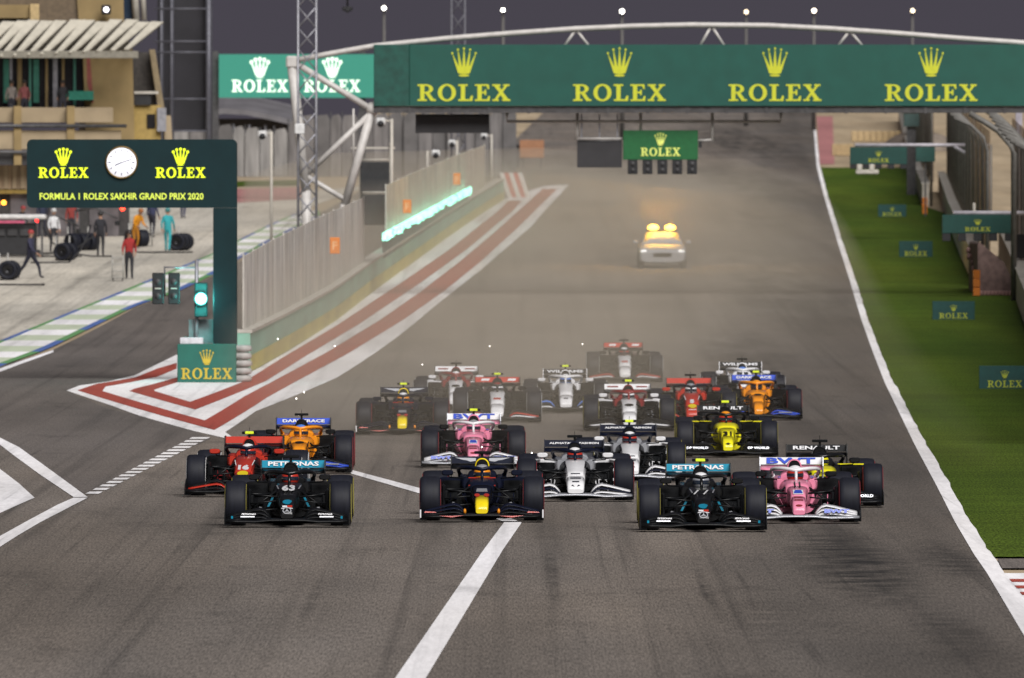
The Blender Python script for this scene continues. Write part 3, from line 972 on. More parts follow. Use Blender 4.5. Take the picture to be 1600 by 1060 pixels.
d = 600.0; s = F / d
o_ = gx(290, d)
t = thing('scaffold_tower', 'dark scaffold tower of thin tubes beside the lit screen', 'scaffold', o_)
def at(px, py): return A(px, py, d) - o_
SC = mat('scaffold_tube', (.10, .10, .12), .5, .3)
for x in (252, 268, 326):
    for yy in (0, 1.6):
        p_ = at(x, -60)
        part('upright', MB().tube([(p_.x, yy, 0), (p_.x, yy, p_.z)], .07 if x != 326 else .16, 6), SC, t)
for y in (14, 65, 82, 155, 205):
    p0, p1 = at(240, y), at(330, y)
    part('ledger', MB().tube([(p0.x, -.05, p0.z), (p1.x, -.05, p1.z)], .05, 6), SC, t)
p0, p1 = at(244, 205), at(322, -60)
part('dark_sheet', MB().box(((p0.x + p1.x) / 2, 2.2, (p0.z + p1.z) / 2), (p1.x - p0.x, .1, p1.z - p0.z)), mat('dark_sheeting', (.020, .019, .024), .8, noise=.3, ns=.5), t)

# draped far fence
d = 728.0; s = F / d
o_ = gx(500, d)
t = thing('far_fence', 'grey draped fence panels far behind the pit lane', 'fence', o_)
def at(px, py): return A(px, py, d) - o_
DR = [mat('drape_grey', (.15, .14, .137), .8, noise=.35, ns=.8, stretch=(3, 1, .5)), mat('drape_pale', (.22, .212, .205), .8, noise=.3, ns=.8, stretch=(3, 1, .5)), mat('drape_dark', (.11, .104, .103), .8, noise=.3, ns=.8)]
x = 272
k = 0
while x < 800:
    w = random.uniform(18, 26)
    top = interp([(272, 186), (360, 196), (420, 205), (470, 180), (560, 178), (620, 175), (800, 172)], x) + random.uniform(-.5, .5)
    a, b = at(x, 300), at(x + w, top)
    zt = b.z
    mi = random.choice([0, 0, 1, 2]) if x < 470 else random.choice([0, 0, 2])
    if 380 < x < 430: mi = 1
    mb = MB().prism([(a.x, 0), (b.x - .05, 0), (b.x - .05, zt - .3), (b.x - .2, zt), (a.x + .12, zt - .08), (a.x, zt - .5)], (0, random.uniform(-.2, .2), 0), (1, 0, 0), (0, 0, 1), .08)
    part('drape', mb, DR[mi], t)
    part('post', MB().tube([(a.x, .25, 0), (a.x, .25, zt + .15)], .05, 5), DSTEEL, t)
    x += w; k += 1
# low grandstand roof behind it
d = 760.0; s = F / d
o_ = gx(370, d)
t = thing('grandstand', 'low far grandstand with a curved pale grey roof', 'grandstand', o_)
def at(px, py): return A(px, py, d) - o_
roof = [at(x, y) for x, y in [(280, 184), (310, 176), (350, 170), (385, 172), (420, 179), (450, 186), (470, 190)]]
mb = MB()
rings = [[Vector((p_.x, -1.5, p_.z)), Vector((p_.x, -1.5, p_.z - .35)), Vector((p_.x, 8, p_.z + .6)), Vector((p_.x, 8, p_.z + 1.0))] for p_ in roof]
mb.loft(rings, smooth=False)
part('roof', mb, mat('roof_grey', (.13, .125, .135), .6, noise=.25, ns=.6), t)
a, b = at(285, 290), at(465, 176)
part('stand_body', MB().box(((a.x + b.x) / 2, 5, b.z / 2 - .2), (b.x - a.x, 6, b.z - .4)), mat('stand_dark', (.05, .048, .052), .8, noise=.3), t)
for x in range(290, 470, 25):
    p_ = at(x, 195); part('roof_post', MB().tube([(p_.x, -.8, 0), (p_.x, -.8, p_.z)], .09, 6), STEEL, t)

# camera poles, speakers behind the wall
def camera_pole(label, px, ytop, d, hx=-.3):
    o_ = gx(px, d)
    t = thing('camera_pole', label, 'camera pole', o_, group='camera poles beyond the pit wall')
    H = CAMZ - (ytop - HZ) / F * d - o_.z
    part('pole', MB().tube([(0, 0, 0), (0, 0, H)], .06, 6), CREAM, t)
    part('arm', MB().tube([(0, 0, H - .1), (hx, -.1, H - .05)], .04, 5), CREAM, t)
    hd = part('camera_head', MB().box((hx * 1.2, -.15, H - .1), (.36, .5, .28), b=.05), mat('white_plastic', (.6, .6, .6), .4), t)
    part('camera_lens', MB().sphere((hx * 1.2, -.42, H - .2), .13, n=10, h=6), BLACK, hd)
camera_pole('white camera on a pole above the pit lane, next to the clock arch', 424, 206, 470)
camera_pole('white camera on a pole close to the bridge leg', 612, 186, 445, -.35)
camera_pole('white camera on a short pole above the start of the tan fence', 668, 236, 500, .3)
camera_pole('white camera on a pole midway above the tan fence', 714, 220, 560, -.2)
camera_pole('white camera on a pole at the far end of the tan fence', 768, 210, 640, -.35)
# dark screens standing behind the gap of the fences
def dark_stand(label, x0, y0, x1, y1, d):
    o_ = gx((x0 + x1) / 2, d)
    t = thing('equipment_stand', label, 'stand', o_, group='dark stands behind the pit wall gap')
    s = F / d
    zt = CAMZ - (y0 - HZ) / F * d - o_.z; zb = CAMZ - (y1 - HZ) / F * d - o_.z
    w = (x1 - x0) / s
    part('screen_panel', MB().box((0, 0, (zt + zb) / 2), (w, .25, zt - zb), b=.02), mat('stand_black', (.018, .019, .021), .6, noise=.3), t)
    for sx in (-1, 1): part('leg', MB().box((sx * w * .46, .2, zb / 2), (.07, .07, zb)), DSTEEL, t)
    part('top_rail', MB().tube([(-w / 2, 0, zt + .08), (w / 2, 0, zt + .08)], .03, 5), CREAM, t)
dark_stand('upper dark screen on legs behind the gap in the pit wall fence', 563, 253, 609, 300, 455)
dark_stand('lower dark cabinet in the gap of the pit wall fence', 566, 304, 609, 352, 440)
o_ = gx(611, 448)
t = thing('gap_post', 'tall pale post closing the gap between the two pit wall fences', 'post', o_)
part('shaft', MB().box((0, 0, 2.4), (.12, .12, 4.8), b=.01), CREAM, t)
part('cross_arm', MB().box((-.7, .1, 4.6), (1.7, .07, .07)), CREAM, t)

# dark shed and orange board at the far end of the wall
d = 780.0; s = F / d
o_ = gx(735, d)
t = thing('far_shed', 'dark grey shed with sloping roof beyond the pit wall end', 'shed', o_)
def at(px, py): return A(px, py, d) - o_
pts = [(at(x, y).x, at(x, y).z) for x, y in [(640, 275), (812, 275), (812, 232), (775, 214), (700, 205), (640, 205)]]
pts[0] = (pts[0][0], 0); pts[1] = (pts[1][0], 0)
part('shed_wall', MB().prism(pts, (0, 0, 0), (1, 0, 0), (0, 0, 1), 8), mat('shed_grey', (.075, .073, .076), .8, noise=.4, ns=.7, stretch=(2, 1, .4)), t)
part('roof_edge', MB().tube([(at(775, 213).x, -.1, at(775, 213).z), (at(830, 236).x, -.1, at(830, 236).z)], .12, 5), DGREY, t)
o_ = gx(831, 770)
t = thing('orange_board', 'flat orange board standing at the far end of the straight', 'board', o_)
zt = CAMZ - (219 - HZ) / F * 770 - o_.z; zb = CAMZ - (247 - HZ) / F * 770 - o_.z
part('panel', MB().box((0, 0, (zt + zb) / 2), (38 * 770 / F, .15, zt - zb), b=.02), mat('dusty_orange', (.30, .145, .075), .7, noise=.15), t)
for sx in (-.6, .6): part('leg', MB().box((sx, .12, zb / 2), (.08, .08, max(.1, zb))), DSTEEL, t)

# floodlight poles far behind
def floodlight(label, px, py, d, r, m):
    o_ = gx(px, d)
    if px < 640: o_.z = rise(780)
    t = thing('floodlight_pole', label, 'floodlight', o_, group='floodlights beyond the bridge')
    H = CAMZ - (py - HZ) / F * d - o_.z
    part('pole', MB().tube([(0, .6, 0), (0, .6, H + .3)], [.22, .1], 8), mat('lamp_pole', (.10, .095, .09), .6), t)
    part('lamp_head', MB().box((0, .25, H), (r * 2.4, .4, r * 2.3), b=.05), DSTEEL, t)
    part('lamp_glass', MB().sphere((0, .02, H), (r, .12, r), n=16, h=8), m, t)
floodlight('bright floodlight above the left end of the green bridge board', 600, 13, 1000, .16, LAMPW)
floodlight('bright floodlight above the first gold crown of the bridge', 786, 16, 1000, .15, LAMPW)
floodlight('bright floodlight above the second gold crown of the bridge', 972, 18, 1000, .18, LAMPW)
floodlight('faint small floodlight left of the third gold crown', 1166, 19, 1150, .18, LAMPO)
floodlight('warm floodlight high above the third gold crown', 1272, 17, 1100, .17, mat('warm_floodlight_glow', (.8, .7, .6), .3, emit=(1, .85, .65), es=12))
floodlight('warm dim floodlight above the fourth gold crown', 1426, 17, 1100, .17, LAMPO)
floodlight('faint orange floodlight beside the scaffold tower', 270, 21, 900, .15, LAMPO)
# cable camera
o_ = A(543, 14, 560)
t = thing('cable_camera', 'small black camera hanging on a cable in the night sky', 'camera')
t.location = o_
part('body', MB().box((0, 0, 0), (.5, .4, .22), b=.05), BLACK, t)
part('lens', MB().sphere((0, -.2, -.1), .1, n=10, h=6), BLACK, t)
part('cable', MB().tube([(0, 0, .1), (.02, 0, 2.8)], .05, 5), BLACK, t)

# ------------------------------------------------------------------ pit building on the left
d = 505.0; s = F / d
o_ = gx(40, d)
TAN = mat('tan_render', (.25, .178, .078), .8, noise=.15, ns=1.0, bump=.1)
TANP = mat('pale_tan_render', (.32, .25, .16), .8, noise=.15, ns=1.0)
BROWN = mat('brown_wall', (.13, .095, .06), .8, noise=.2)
GLASSD = mat('dark_window_glass', (.018, .017, .018), .12, noise=.4, ns=.8)
LOUV = mat('white_louvre', (.47, .44, .37), .45, noise=.1, ns=3)
t = thing('pit_building', 'tan pit building with slanted white louvre canopy and balcony', 'building', o_, R(4))
def at(px, py): return A(px, py, d) - o_
def blk(name, x0, y0, x1, y1, y, dep, m, b=0.0, parent=None):
    a, c = at(x0, y1), at(x1, y0)
    return part(name, MB().box(((a.x + c.x) / 2, y + dep / 2, (a.z + c.z) / 2), (c.x - a.x, dep, c.z - a.z), b=b), m, parent or t)
GY = 362
blk('ground_floor', -260, 285, 205, GY + 12, 2.0, 12, mat('garage_dark', (.03, .028, .028), .7, noise=.4))
for i, x in enumerate(range(-230, 190, 62)):
    blk('garage_opening', x, 302, x + 46, GY + 8, 1.9, .06, mat('garage_glow', (.09, .08, .085), .6, noise=.5, ns=1.5))
blk('garage_fascia', -260, 297, 205, 303, 1.55, .5, mat('fascia_gold', (.24, .16, .03), .5))
blk('fascia_board', -260, 258, 205, 296, 1.6, .4, mat('striped_fascia', (.26, .19, .12), .8, noise=.4, ns=2.0, stretch=(4, 1, .2)))
for i in range(30): blk('fascia_slat', -200 + i * 13, 258, -194 + i * 13, 295, 1.54, .055, TANP)
blk('balcony_slab', -260, 236, 205, 257, .5, 3.0, DGREY)
blk('parapet', -260, 204, 190, 234, .4, .25, TANP, .02)
blk('parapet', -260, 168, 178, 192, .9, .25, TANP, .02)
for y in (197, 238):
    a, c = at(-260, y), at(198, y)
    part('rail', MB().tube([(a.x, .2, a.z), (c.x, .2, c.z)], .09, 6), DSTEEL, t)
for x in (-60, 22, 105):
    blk('pier', x, 166, x + 12, 258, .25, .7, TAN)
blk('window_band', -260, 84, 150, 168, 3.2, .3, GLASSD)
for i, x in enumerate((-170, -130, -85, -40, -8, 18, 30, 48, 74, 86, 100, 118)):
    blk('mullion', x, 84, x + (4 if i % 3 else 7), 168, 2.95, .25, (TAN, STEEL, TAN, mat('teal_frame', (.05, .2, .15), .5))[i % 4])
for x in (8, 55):
    blk('green_banner', x, 92, x + 9, 160, 2.88, .06, mat('teal_banner', (.03, .17, .12), .6))
blk('table_cloth', 105, 142, 148, 156, 1.6, .8, mat('teal_cloth', (.02, .20, .14), .7))
pw = [(140, 300), (215, 300), (210, 75), (132, 75)]
part('end_wall', MB().prism([(at(x, y).x, at(x, y).z) for x, y in pw], (0, 2.3, 0), (1, 0, 0), (0, 0, 1), 9), TAN, t)
part('red_edge', MB().prism([(at(x, y).x, at(x, y).z) for x, y in [(139, 130), (146, 160), (149, 160), (143, 84), (138, 84)]], (0, 2.28, 0), (1, 0, 0), (0, 0, 1), .05), mat('dull_red', (.25, .06, .05), .6), t)
# louvre canopy
xx = -110.0; i = 0
while xx < 212:
    w = random.uniform(14, 17)
    lean = 46 + (random.random() < .3) * 4
    yb, yt = interp([(-110, 92), (0, 88), (215, 76)], xx), 29 + random.uniform(0, 4)
    a, b = at(xx, yb), at(xx + lean, yt)
    w_ = w / s
    mb = MB()
    # a blade that stands out from the facade, its broad side turned half to the front
    f0, f1 = Vector((a.x, -.9, a.z)), Vector((b.x, 1.3, b.z))
    e0, e1 = f0 + Vector((w_ * .5, .2, -.02)), f1 + Vector((w_ * 1.3, .2, -.02))
    n_ = Vector((0, .12, -.06))
    mb.add([f0, e0, e1, f1, f0 + n_, e0 + n_, e1 + n_, f1 + n_], [(0, 1, 2, 3), (7, 6, 5, 4), (0, 4, 5, 1), (1, 5, 6, 2), (2, 6, 7, 3), (3, 7, 4, 0)])
    part('louvre', mb, LOUV, t)
    xx += w + 6; i += 1
blk('canopy_beam', -260, 80, 215, 91, -.75, .5, mat('canopy_beam_grey', (.20, .185, .15), .6))
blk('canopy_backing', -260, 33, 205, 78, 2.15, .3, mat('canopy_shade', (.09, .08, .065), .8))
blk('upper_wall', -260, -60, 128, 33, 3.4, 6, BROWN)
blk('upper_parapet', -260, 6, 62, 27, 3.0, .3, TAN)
blk('upper_pier', 50, 5, 64, 30, 2.7, .35, mat('bright_tan', (.46, .34, .17), .8))
pw = [(127, 40), (198, 40), (196, -60), (120, -60)]
part('upper_end_wall', MB().prism([(at(x, y).x, at(x, y).z) for x, y in pw], (0, 3.2, 0), (1, 0, 0), (0, 0, 1), 6), TAN, t)
blk('blue_window', 198, -60, 214, 30, 4.0, .3, mat('blue_glass', (.02, .035, .06), .2))
part('stair_column', MB().tube([at(218, 30) + Vector((0, 3.6, 0)), at(212, -60) + Vector((0, 3.6, 0))], .16, 8), CREAM, t)
part('stair_column', MB().tube([at(230, 30) + Vector((0, 3.6, 0)), at(226, -60) + Vector((0, 3.6, 0))], .12, 8), CREAM, t)
# stair tower at the far end
blk('tower_back', 212, 80, 250, 165, 4.2, .4, mat('tower_dark', (.04, .034, .03), .7, noise=.4))
pw = [(238, 76), (247, 76), (262, 170), (252, 170)]
part('tower_column', MB().prism([(at(x, y).x, at(x, y).z) for x, y in pw], (0, 3.4, 0), (1, 0, 0), (0, 0, 1), .5), mat('tower_tan', (.22, .17, .10), .8), t)
blk('tower_floor', 212, 164, 256, 300, 3.3, 4, mat('tower_yellow', (.33, .23, .07), .8, noise=.15))
blk('tower_window', 234, 178, 247, 200, 3.25, .08, GLASSD)
blk('grey_duct', 250, 168, 264, 205, 3.0, .4, STEEL)
blk('tower_rail', 214, 142, 252, 146, 3.0, .1, CREAM)
blk('tower_desk', 216, 147, 240, 163, 3.1, .3, BLACK)
pw = [(262, 300), (280, 300), (272, 180), (262, 180)]
part('buttress', MB().prism([(at(x, y).x, at(x, y).z) for x, y in pw], (0, 3.6, 0), (1, 0, 0), (0, 0, 1), .8), TANP, t)
sp_ = part('spot_lamp', MB().box(at(169, 14) + Vector((0, 2.6, 0)), (.42, .35, .42), b=.05), BLACK, t)
part('lamp_glass', MB().sphere(at(169, 14) + Vector((0, 2.4, 0)), (.11, .06, .11)), mat('spot_glow', (.8, .8, .8), .3, emit=(.95, .9, 1), es=4), sp_)
for px, py, c_ in ((7, 317, (1, .35, .03)), (193, 326, (1, .05, .02)), (60, 344, (1, .02, .02))):
    part('garage_lamp', MB().sphere(at(px, py) + Vector((0, 1.2, 0)), .11, n=10, h=6), mat('garage_lamp_%d' % px, c_, .4, emit=c_, es=5), t)

# ------------------------------------------------------------------ right side: walls, debris fences, hung light panels, boards
FENB = [mesh_screen('fence_mesh_brown', (.30, .225, .16), .55), mesh_screen('fence_mesh_grey', (.25, .20, .165), .5), mesh_screen('fence_mesh_tan', (.36, .27, .18), .55)]
WALLP = mat('pale_concrete', (.46, .42, .36), .8, noise=.25, ns=1.5, bump=.2)
FPOST = mat('fence_post_dark', (.13, .125, .115), .6, 0)
def right_wall(label, flabel, pix, h, fh, npan, group=None):
    """pix: (column, row) of the wall foot, from far to near"""
    pts = [G(x, y) for x, y in pix]
    o = pts[-1].copy()
    pts2 = along(pts, 4)
    t = thing('track_wall', label, 'wall', o)
    mb = MB(); wall_run(mb, pts2, .35, -.02, h); part('wall_body', local(mb, o), WALLP, t)
    mb = MB(); wall_run(mb, [p + Vector((-.04, 0, 0)) for p in pts2], .43, h + .003, h + .06); part('coping', local(mb, o), WALLC, t)
    L = [0]
    for a, b in zip(pts2, pts2[1:]): L.append(L[-1] + (b - a).length)
    tot = L[-1]
    def pos(u):
        u *= tot
        for i in range(len(pts2) - 1):
            if u <= L[i + 1]: return pts2[i].lerp(pts2[i + 1], (u - L[i]) / (L[i + 1] - L[i]))
        return pts2[-1]
    t2 = thing('catch_fence', flabel, 'fence', o)
    for i in range(npan):
        a, b = pos(i / npan), pos((i + 1) / npan)
        za, zb = rise(a.y) + h + .08, rise(b.y) + h + .08
        a = a + Vector((.55, 0, 0)); b = b + Vector((.55, 0, 0))
        w = Vector((.04, 0, 0))
        q = [Vector((a.x, a.y, za)), Vector((b.x, b.y, zb)), Vector((b.x, b.y, zb + fh)), Vector((a.x, a.y, za + fh))]
        mb = MB().add(q + [p + w for p in q], [(0, 1, 2, 3), (7, 6, 5, 4), (0, 4, 5, 1), (1, 5, 6, 2), (2, 6, 7, 3), (3, 7, 4, 0)])
        part('fence_panel', local(mb, o), FENB[(i * 7 + i // 3) % 3], t2)
        c = Vector((b.x - .08, b.y, zb - h - .1))
        mb = MB().tube([c, c + Vector((0, 0, fh + h - .6)), c + Vector((-.12, 0, fh + h - .1)), c + Vector((-.6, 0, fh + h + .35)), c + Vector((-1.2, 0, fh + h + .6))], .07, 6)
        part('fence_post', local(mb, o), FPOST, t2)
    return t
right_wall('pale concrete wall along the far grass verge', 'tall brown mesh fence above the far trackside wall', [(1404, 190), (1412, 232), (1424, 275), (1441, 322)], 1.15, 4.2, 22)
right_wall('pale concrete wall along the middle of the grass verge', 'tall brown mesh fence above the middle trackside wall', [(1466, 300), (1481, 350), (1500, 400), (1522, 448)], 1.1, 4.4, 16)
right_wall('pale concrete wall at the near edge of the grass verge', 'tall mesh fence above the nearest trackside wall', [(1560, 400), (1577, 440), (1602, 510), (1640, 590), (1700, 700)], 1.1, 4.4, 16)
def cushion(label, px, py, hpx, wpx):
    g = G(px, py); s = F / g.y
    t = thing('end_cushion', label, 'crash cushion', g, group='orange cushions on the wall ends')
    w, h = wpx / s, hpx / s
    for k in range(3):
        part('foam_block', MB().box((0, .2, h * (k + .5) / 3), (w, .4, h / 3 - .012), b=.02), ORANGE, t)
cushion('orange end cushion at the near end of the middle grass verge wall', 1526, 463, 41, 11)
cushion('orange end cushion at the near end of the far grass verge wall', 1445, 335, 26, 8)
cushion('wide orange cushion beside the far hung green light panel', 1425, 254, 24, 13)
# stone faced bank behind the middle wall
g = G(1556, 462)
t = thing('tyre_bank', 'pinkish grey bank of stacked bound tyres behind the orange cushion', 'tyre barrier', g)
PT = mat('pink_tyre_cover', (.25, .15, .135), .8, noise=.35, ns=6)
s = F / g.y
for r_ in range(8):
    n_ = [9, 9, 8, 7, 6, 4, 3, 2][r_]
    for c_ in range(n_):
        x = -.52 + c_ * .125 + (r_ % 2) * .05 - r_ * .035
        part('tyre', MB().lathe([(-.03, .045), (-.05, .06), (.0, .075), (.05, .06), (.03, .045)], (0, 0, 0), 'Z', 10), PT, t, (x, .1 + .9 * r_, .07 + r_ * .21), (0, R(8), 0)) if (r_ + c_) == 0 else None
        if (r_ + c_) == 0:
            tyre0 = t.children[0]
            tyre0.scale = (1, 1, 2.1)
        else:
            q = tyre0.copy(); COL.objects.link(q); q.parent = t; q.location = (x, .1 + .9 * r_, .07 + r_ * .21)
mb = MB().prism([(-.62, 0), (.62, 0), (.60, .5), (.3, 1.15), (-.55, 1.85), (-.62, 1.8)], (0, .25, 0), (1, 0, 0), (0, 0, 1), 8)
part('bank_core', mb, mat('bank_core_brown', (.15, .10, .09), .9, noise=.3, ns=5), t)

def hung_sign(label, x0, y0, x1, y1, d, arm, lampy, braces=True):
    o_ = A((x0 + x1) / 2, y0, d); s = F / d
    t = thing('light_panel', label, 'light panel', o_, group='hung light panels along the right verge')
    w, h = (x1 - x0) / s, (y1 - y0) / s
    part('panel', MB().box((0, 0, -h / 2), (w, .22, h), b=.015), mat('hung_panel_green', (.004, .046, .038), .5, noise=.12), t)
    cy = -h
    logo(t, (0, -.125, cy), w * .36, h * .22, w * .11, h * .30, h * .12, h * .46, mat('dull_yellow_print', (.35, .38, .03), .5), fat=1.4)
    lh = (lampy - y1) / s
    for k in range(5):
        part('lamp_unit', MB().box((w * (-.44 + .22 * k), 0, -h - lh / 2), (w * .115, .2, lh), b=.01), BLACK, t)
    a0, a1 = arm
    part('arm', MB().tube([A(a0, y0 - 3, d) - o_, A(a1, y0 - 3, d) - o_], .085, 6), mat('arm_grey', (.42, .40, .44), .45), t)
    xe = (A(a1, y0, d) - o_).x
    part('arm_post', MB().tube([(xe, .1, .1), (xe, .1, rise(d) - o_.z)], .12, 8), FPOST, t)
    return t, o_, s
t, o_, s = hung_sign('far green light panel with five dark lamps on a grey arm', 1328, 230, 1417, 257, 500, (1336, 1546), 264)
part('arm_brace', MB().tube([A(1491, 229, 500) - o_, A(1546, 262, 500) - o_], .085, 6), _mats['arm_grey'], t)
part('white_lamps', MB().box(A(1355, 269, 500) - o_, (1.0, .2, .2), b=.04), CREAM, t)
for k in (1343, 1362):
    part('white_lamp', MB().box(A(k, 262, 500) - o_, (.22, .25, .3), b=.04), CREAM, t)
t, o_, s = hung_sign('near green light panel with five dark lamps over the grass verge', 1472, 336, 1583, 365, 400, (1489, 1640), 377)
part('arm_lamp', MB().box(A(1522, 325, 400) - o_, (.1, .1, .35), b=.03), CREAM, t)
# fence gantry pole with curved head in front of the far fence
o_ = G(1582, 470)
t = thing('fence_pole', 'dark curved steel pole leaning over the grass verge fence', 'pole', o_ + Vector((.2, 0, 0)))
d = o_.y
pl_ = [A(x, y, d) - t.location for x, y in [(1584, 465), (1584, 240), (1580, 228), (1560, 205), (1545, 195), (1515, 177)]]
pl_[0].z = 0
part('pole_shaft', MB().tube(pl_, .10, 8), FPOST, t)
o_ = G(1594, 458)
t = thing('speaker_post', 'black loudspeaker box on a pale post at the edge of the grass', 'loudspeaker', o_)
d = o_.y
p_ = A(1596, 385, d) - o_
part('post', MB().tube([(0.05, .2, 0), (.05, .2, p_.z + .3)], .06, 6), CREAM, t)
part('speaker_box', MB().box((p_.x, 0, p_.z), (.42, .3, .85), b=.03), BLACK, t)
o_ = G(1592, 250) if False else gx(1592, 470)
t = thing('banner_post', 'pale vertical banner post rising behind the right hand fence', 'post', o_)
p_ = A(1592, 165, 470) - o_
part('shaft', MB().box((0, 0, p_.z / 2), (.28, .12, p_.z), b=.02), mat('pale_lilac', (.33, .31, .36), .5), t)

def ground_board(label, x0, y0, x1, y1, sink=0.0):
    g = G((x0 + x1) / 2, y1); s = F / g.y
    t = thing('verge_board', label, 'board', g, group='green crown boards standing on the grass verge')
    w, h = (x1 - x0) / s, (y1 - y0) / s
    part('board', MB().box((0, .06, h / 2), (w, .12, h), b=.008), mat('verge_board_green', (.004, .046, .042), .55, noise=.15), t)
    part('stay', MB().box((-w * .3, .3, h * .3), (.04, .4, .04)), DSTEEL, t)
    part('stay', MB().box((w * .3, .3, h * .3), (.04, .4, .04)), DSTEEL, t)
    logo(t, (0, -.012, 0), w * .68, h * .30, w * .17, h * .34, h * (.07 - sink), h * (.46 - sink), mat('verge_print', (.30, .34, .03), .5), fat=1.3)
ground_board('nearest green crown board on the grass at the frame edge', 1530, 572, 1610, 608)
ground_board('green crown board on the grass, second from the front', 1457, 471, 1523, 500)
ground_board('green crown board on the grass, third from the front', 1405, 377, 1457, 402)
ground_board('small green crown board on the grass, fourth from the front', 1372, 320, 1416, 339)
g = gx(1446, 560)
t = thing('far_board', 'dark green panel standing behind the far orange cushion', 'board', g)
p_ = A(1446, 241, 560) - g
part('panel', MB().box((0, 0, p_.z), (30 * 560 / F, .12, 24 * 560 / F), b=.01), mat('far_panel_green', (.010, .06, .05), .6), t)
part('leg', MB().box((0, .15, (p_.z - .3) / 2), (.08, .08, max(.1, p_.z - .3))), DSTEEL, t)
g = gx(1424, 640)
t = thing('far_cabin', 'small dark green cabin on the sandy slope', 'cabin', g)
p_ = A(1424, 188, 640) - g
part('cabin_wall', MB().box((0, 0, p_.z), (24 * 640 / F, .5, 20 * 640 / F), b=.01), mat('cabin_green', (.03, .06, .055), .6), t)
part('cabin_leg', MB().box((0, .1, p_.z / 2 - .2), (.5, .3, p_.z - .4)), DSTEEL, t)
g = gx(1437, 900)
t = thing('sand_mound', 'low grey mound of gravel on the sandy run off', 'mound', g)
p_ = A(1437, 205, 900) - g
mb = MB(); mb.sphere((0, 0, 0), (3.0, 3.0, max(.5, p_.z)), n=20, h=10)
part('heap', mb, mat('gravel_grey', (.17, .14, .115), .9, noise=.3, ns=1), t)
for x0, y0, x1, y1, dd, lab in ((1330, 195, 1408, 200, 980, 'long low pale tyre wall across the sandy slope'), (1300, 222, 1332, 227, 860, 'short low pale tyre wall nearer on the sandy slope')):
    g = gx((x0 + x1) / 2, dd); p_ = A((x0 + x1) / 2, y0, dd) - g
    t = thing('low_barrier', lab, 'barrier', g)
    nn_ = 8; w = (x1 - x0) * dd / F / nn_
    for k in range(nn_):
        part('block', MB().box((w * (k - nn_ / 2 + .5), 0, .45), (w * .93, .5, .9), b=.05), mat('low_barrier_tan', (.42, .31, .17), .8), t)

# ------------------------------------------------------------------ racing cars
_mc = {}
def cached(key, build, m):
    """mesh shared by alike parts of alike colour"""
    mats_ = m if isinstance(m, (list, tuple)) else [m]
    k = (key,) + tuple(x.name for x in mats_)
    if k in _mc: return _mc[k]
    if key in _mc: me = _mc[key].copy(); me.materials.clear()
    else:
        me = build().mesh(key, [])
        _mc[key] = me
        me = me.copy()
    for x in mats_: me.materials.append(x)
    _mc[k] = me
    return me
def ring(y, hw, zb, zt, n=20, p=3.2, taper=0.0, cx=0.0):
    out = []
    zc, hz = (zb + zt) / 2, (zt - zb) / 2
    for k in range(n):
        a = 2 * math.pi * (k + .5) / n
        ca, sa = math.cos(a), math.sin(a)
        x = hw * math.copysign(abs(ca) ** (2 / p), ca)
        z = hz * math.copysign(abs(sa) ** (2 / p), sa)
        out.append(Vector((cx + x * (1 - taper * z / hz if hz else 1), y, zc + z)))
    return out
def paint(name, c, rough=.36, metal=0.0, coat=.35): return mat('paint_' + name, c, rough, metal, coat, noise=.06, ns=9, spec=.22)
P = dict(black=paint('black', (.0055, .006, .007)), teal=paint('teal', (.004, .21, .33)), white=paint('white', (.68, .68, .70)), navy=mat('paint_navy', (.0055, .0075, .019), .4, 0, .08, noise=.06, ns=9, spec=.12),
         red=paint('red', (.42, .030, .016)), yellow=paint('yellow', (.72, .55, .010)), yellowr=paint('lemon', (.72, .66, .012)), orange=paint('orange', (.72, .25, .012)), pink=paint('pink', (.70, .225, .34)),
         blue=paint('blue', (.03, .075, .48)), silver=paint('silver', (.38, .39, .42), .3, .4), sky=paint('sky', (.08, .20, .60)), carbon=mat('carbon_fibre', (.0065, .007, .008), .38, noise=.4, ns=14, spec=.22),
         darkred=paint('darkred', (.20, .018, .02)), lime=mat('camera_lime', (.60, .72, .03), .4, emit=(.6, .75, .03), es=.18))
TYRE = mat('tyre_rubber', (.0082, .0092, .0155), .62, spec=.28, noise=.22, ns=5, stretch=(6, 1, 1))
SIDEW = mat('tyre_sidewall', (.012, .012, .014), .6)
RIM = mat('wheel_rim', (.02, .02, .022), .35, .6)
STR = {'y': mat('tyre_stripe_yellow', (.24, .21, .04), .6), 'r': mat('tyre_stripe_red', (.20, .018, .022), .6), 'w': mat('tyre_stripe_white', (.45, .45, .45), .6)}
VISOR = mat('helmet_visor', (.02, .03, .05), .08, .3, 1.0)
SUIT = {}

def m_tyre(w):
    h = w / 2
    def f():
        return MB().lathe([(-h * .80, .20), (-h * .98, .235), (-h, .30), (-h * .93, .335), (-h * .78, .352), (-h * .4, .359), (h * .4, .359), (h * .78, .352), (h * .93, .335), (h, .30), (h * .98, .235), (h * .80, .20)], (0, 0, 0), 'X', 36)
    return f
def m_stripe(w, sx):
    h = w / 2 + .003
    def f(): return MB().lathe([(sx * h, .268), (sx * (h + .001), .297), (sx * (h - .010), .318), (sx * (h - .014), .30), (sx * (h - .01), .27)], (0, 0, 0), 'X', 36)
    return f
def m_rim(w):
    h = w / 2
    def f():
        mb = MB().lathe([(-h * .8, .2), (-h * .85, .19), (-h * .3, .08), (-h * .4, .03), (h * .4, .03), (h * .3, .08), (h * .85, .19), (h * .8, .2)], (0, 0, 0), 'X', 24)
        for k in range(10):
            a = k * math.pi / 5
            mb.box((h * .5, .12 * math.cos(a), .12 * math.sin(a)), (.02, .03, .13), rot=Matrix.Rotation(-a + math.pi / 2, 3, 'X'))
        return mb
    return f
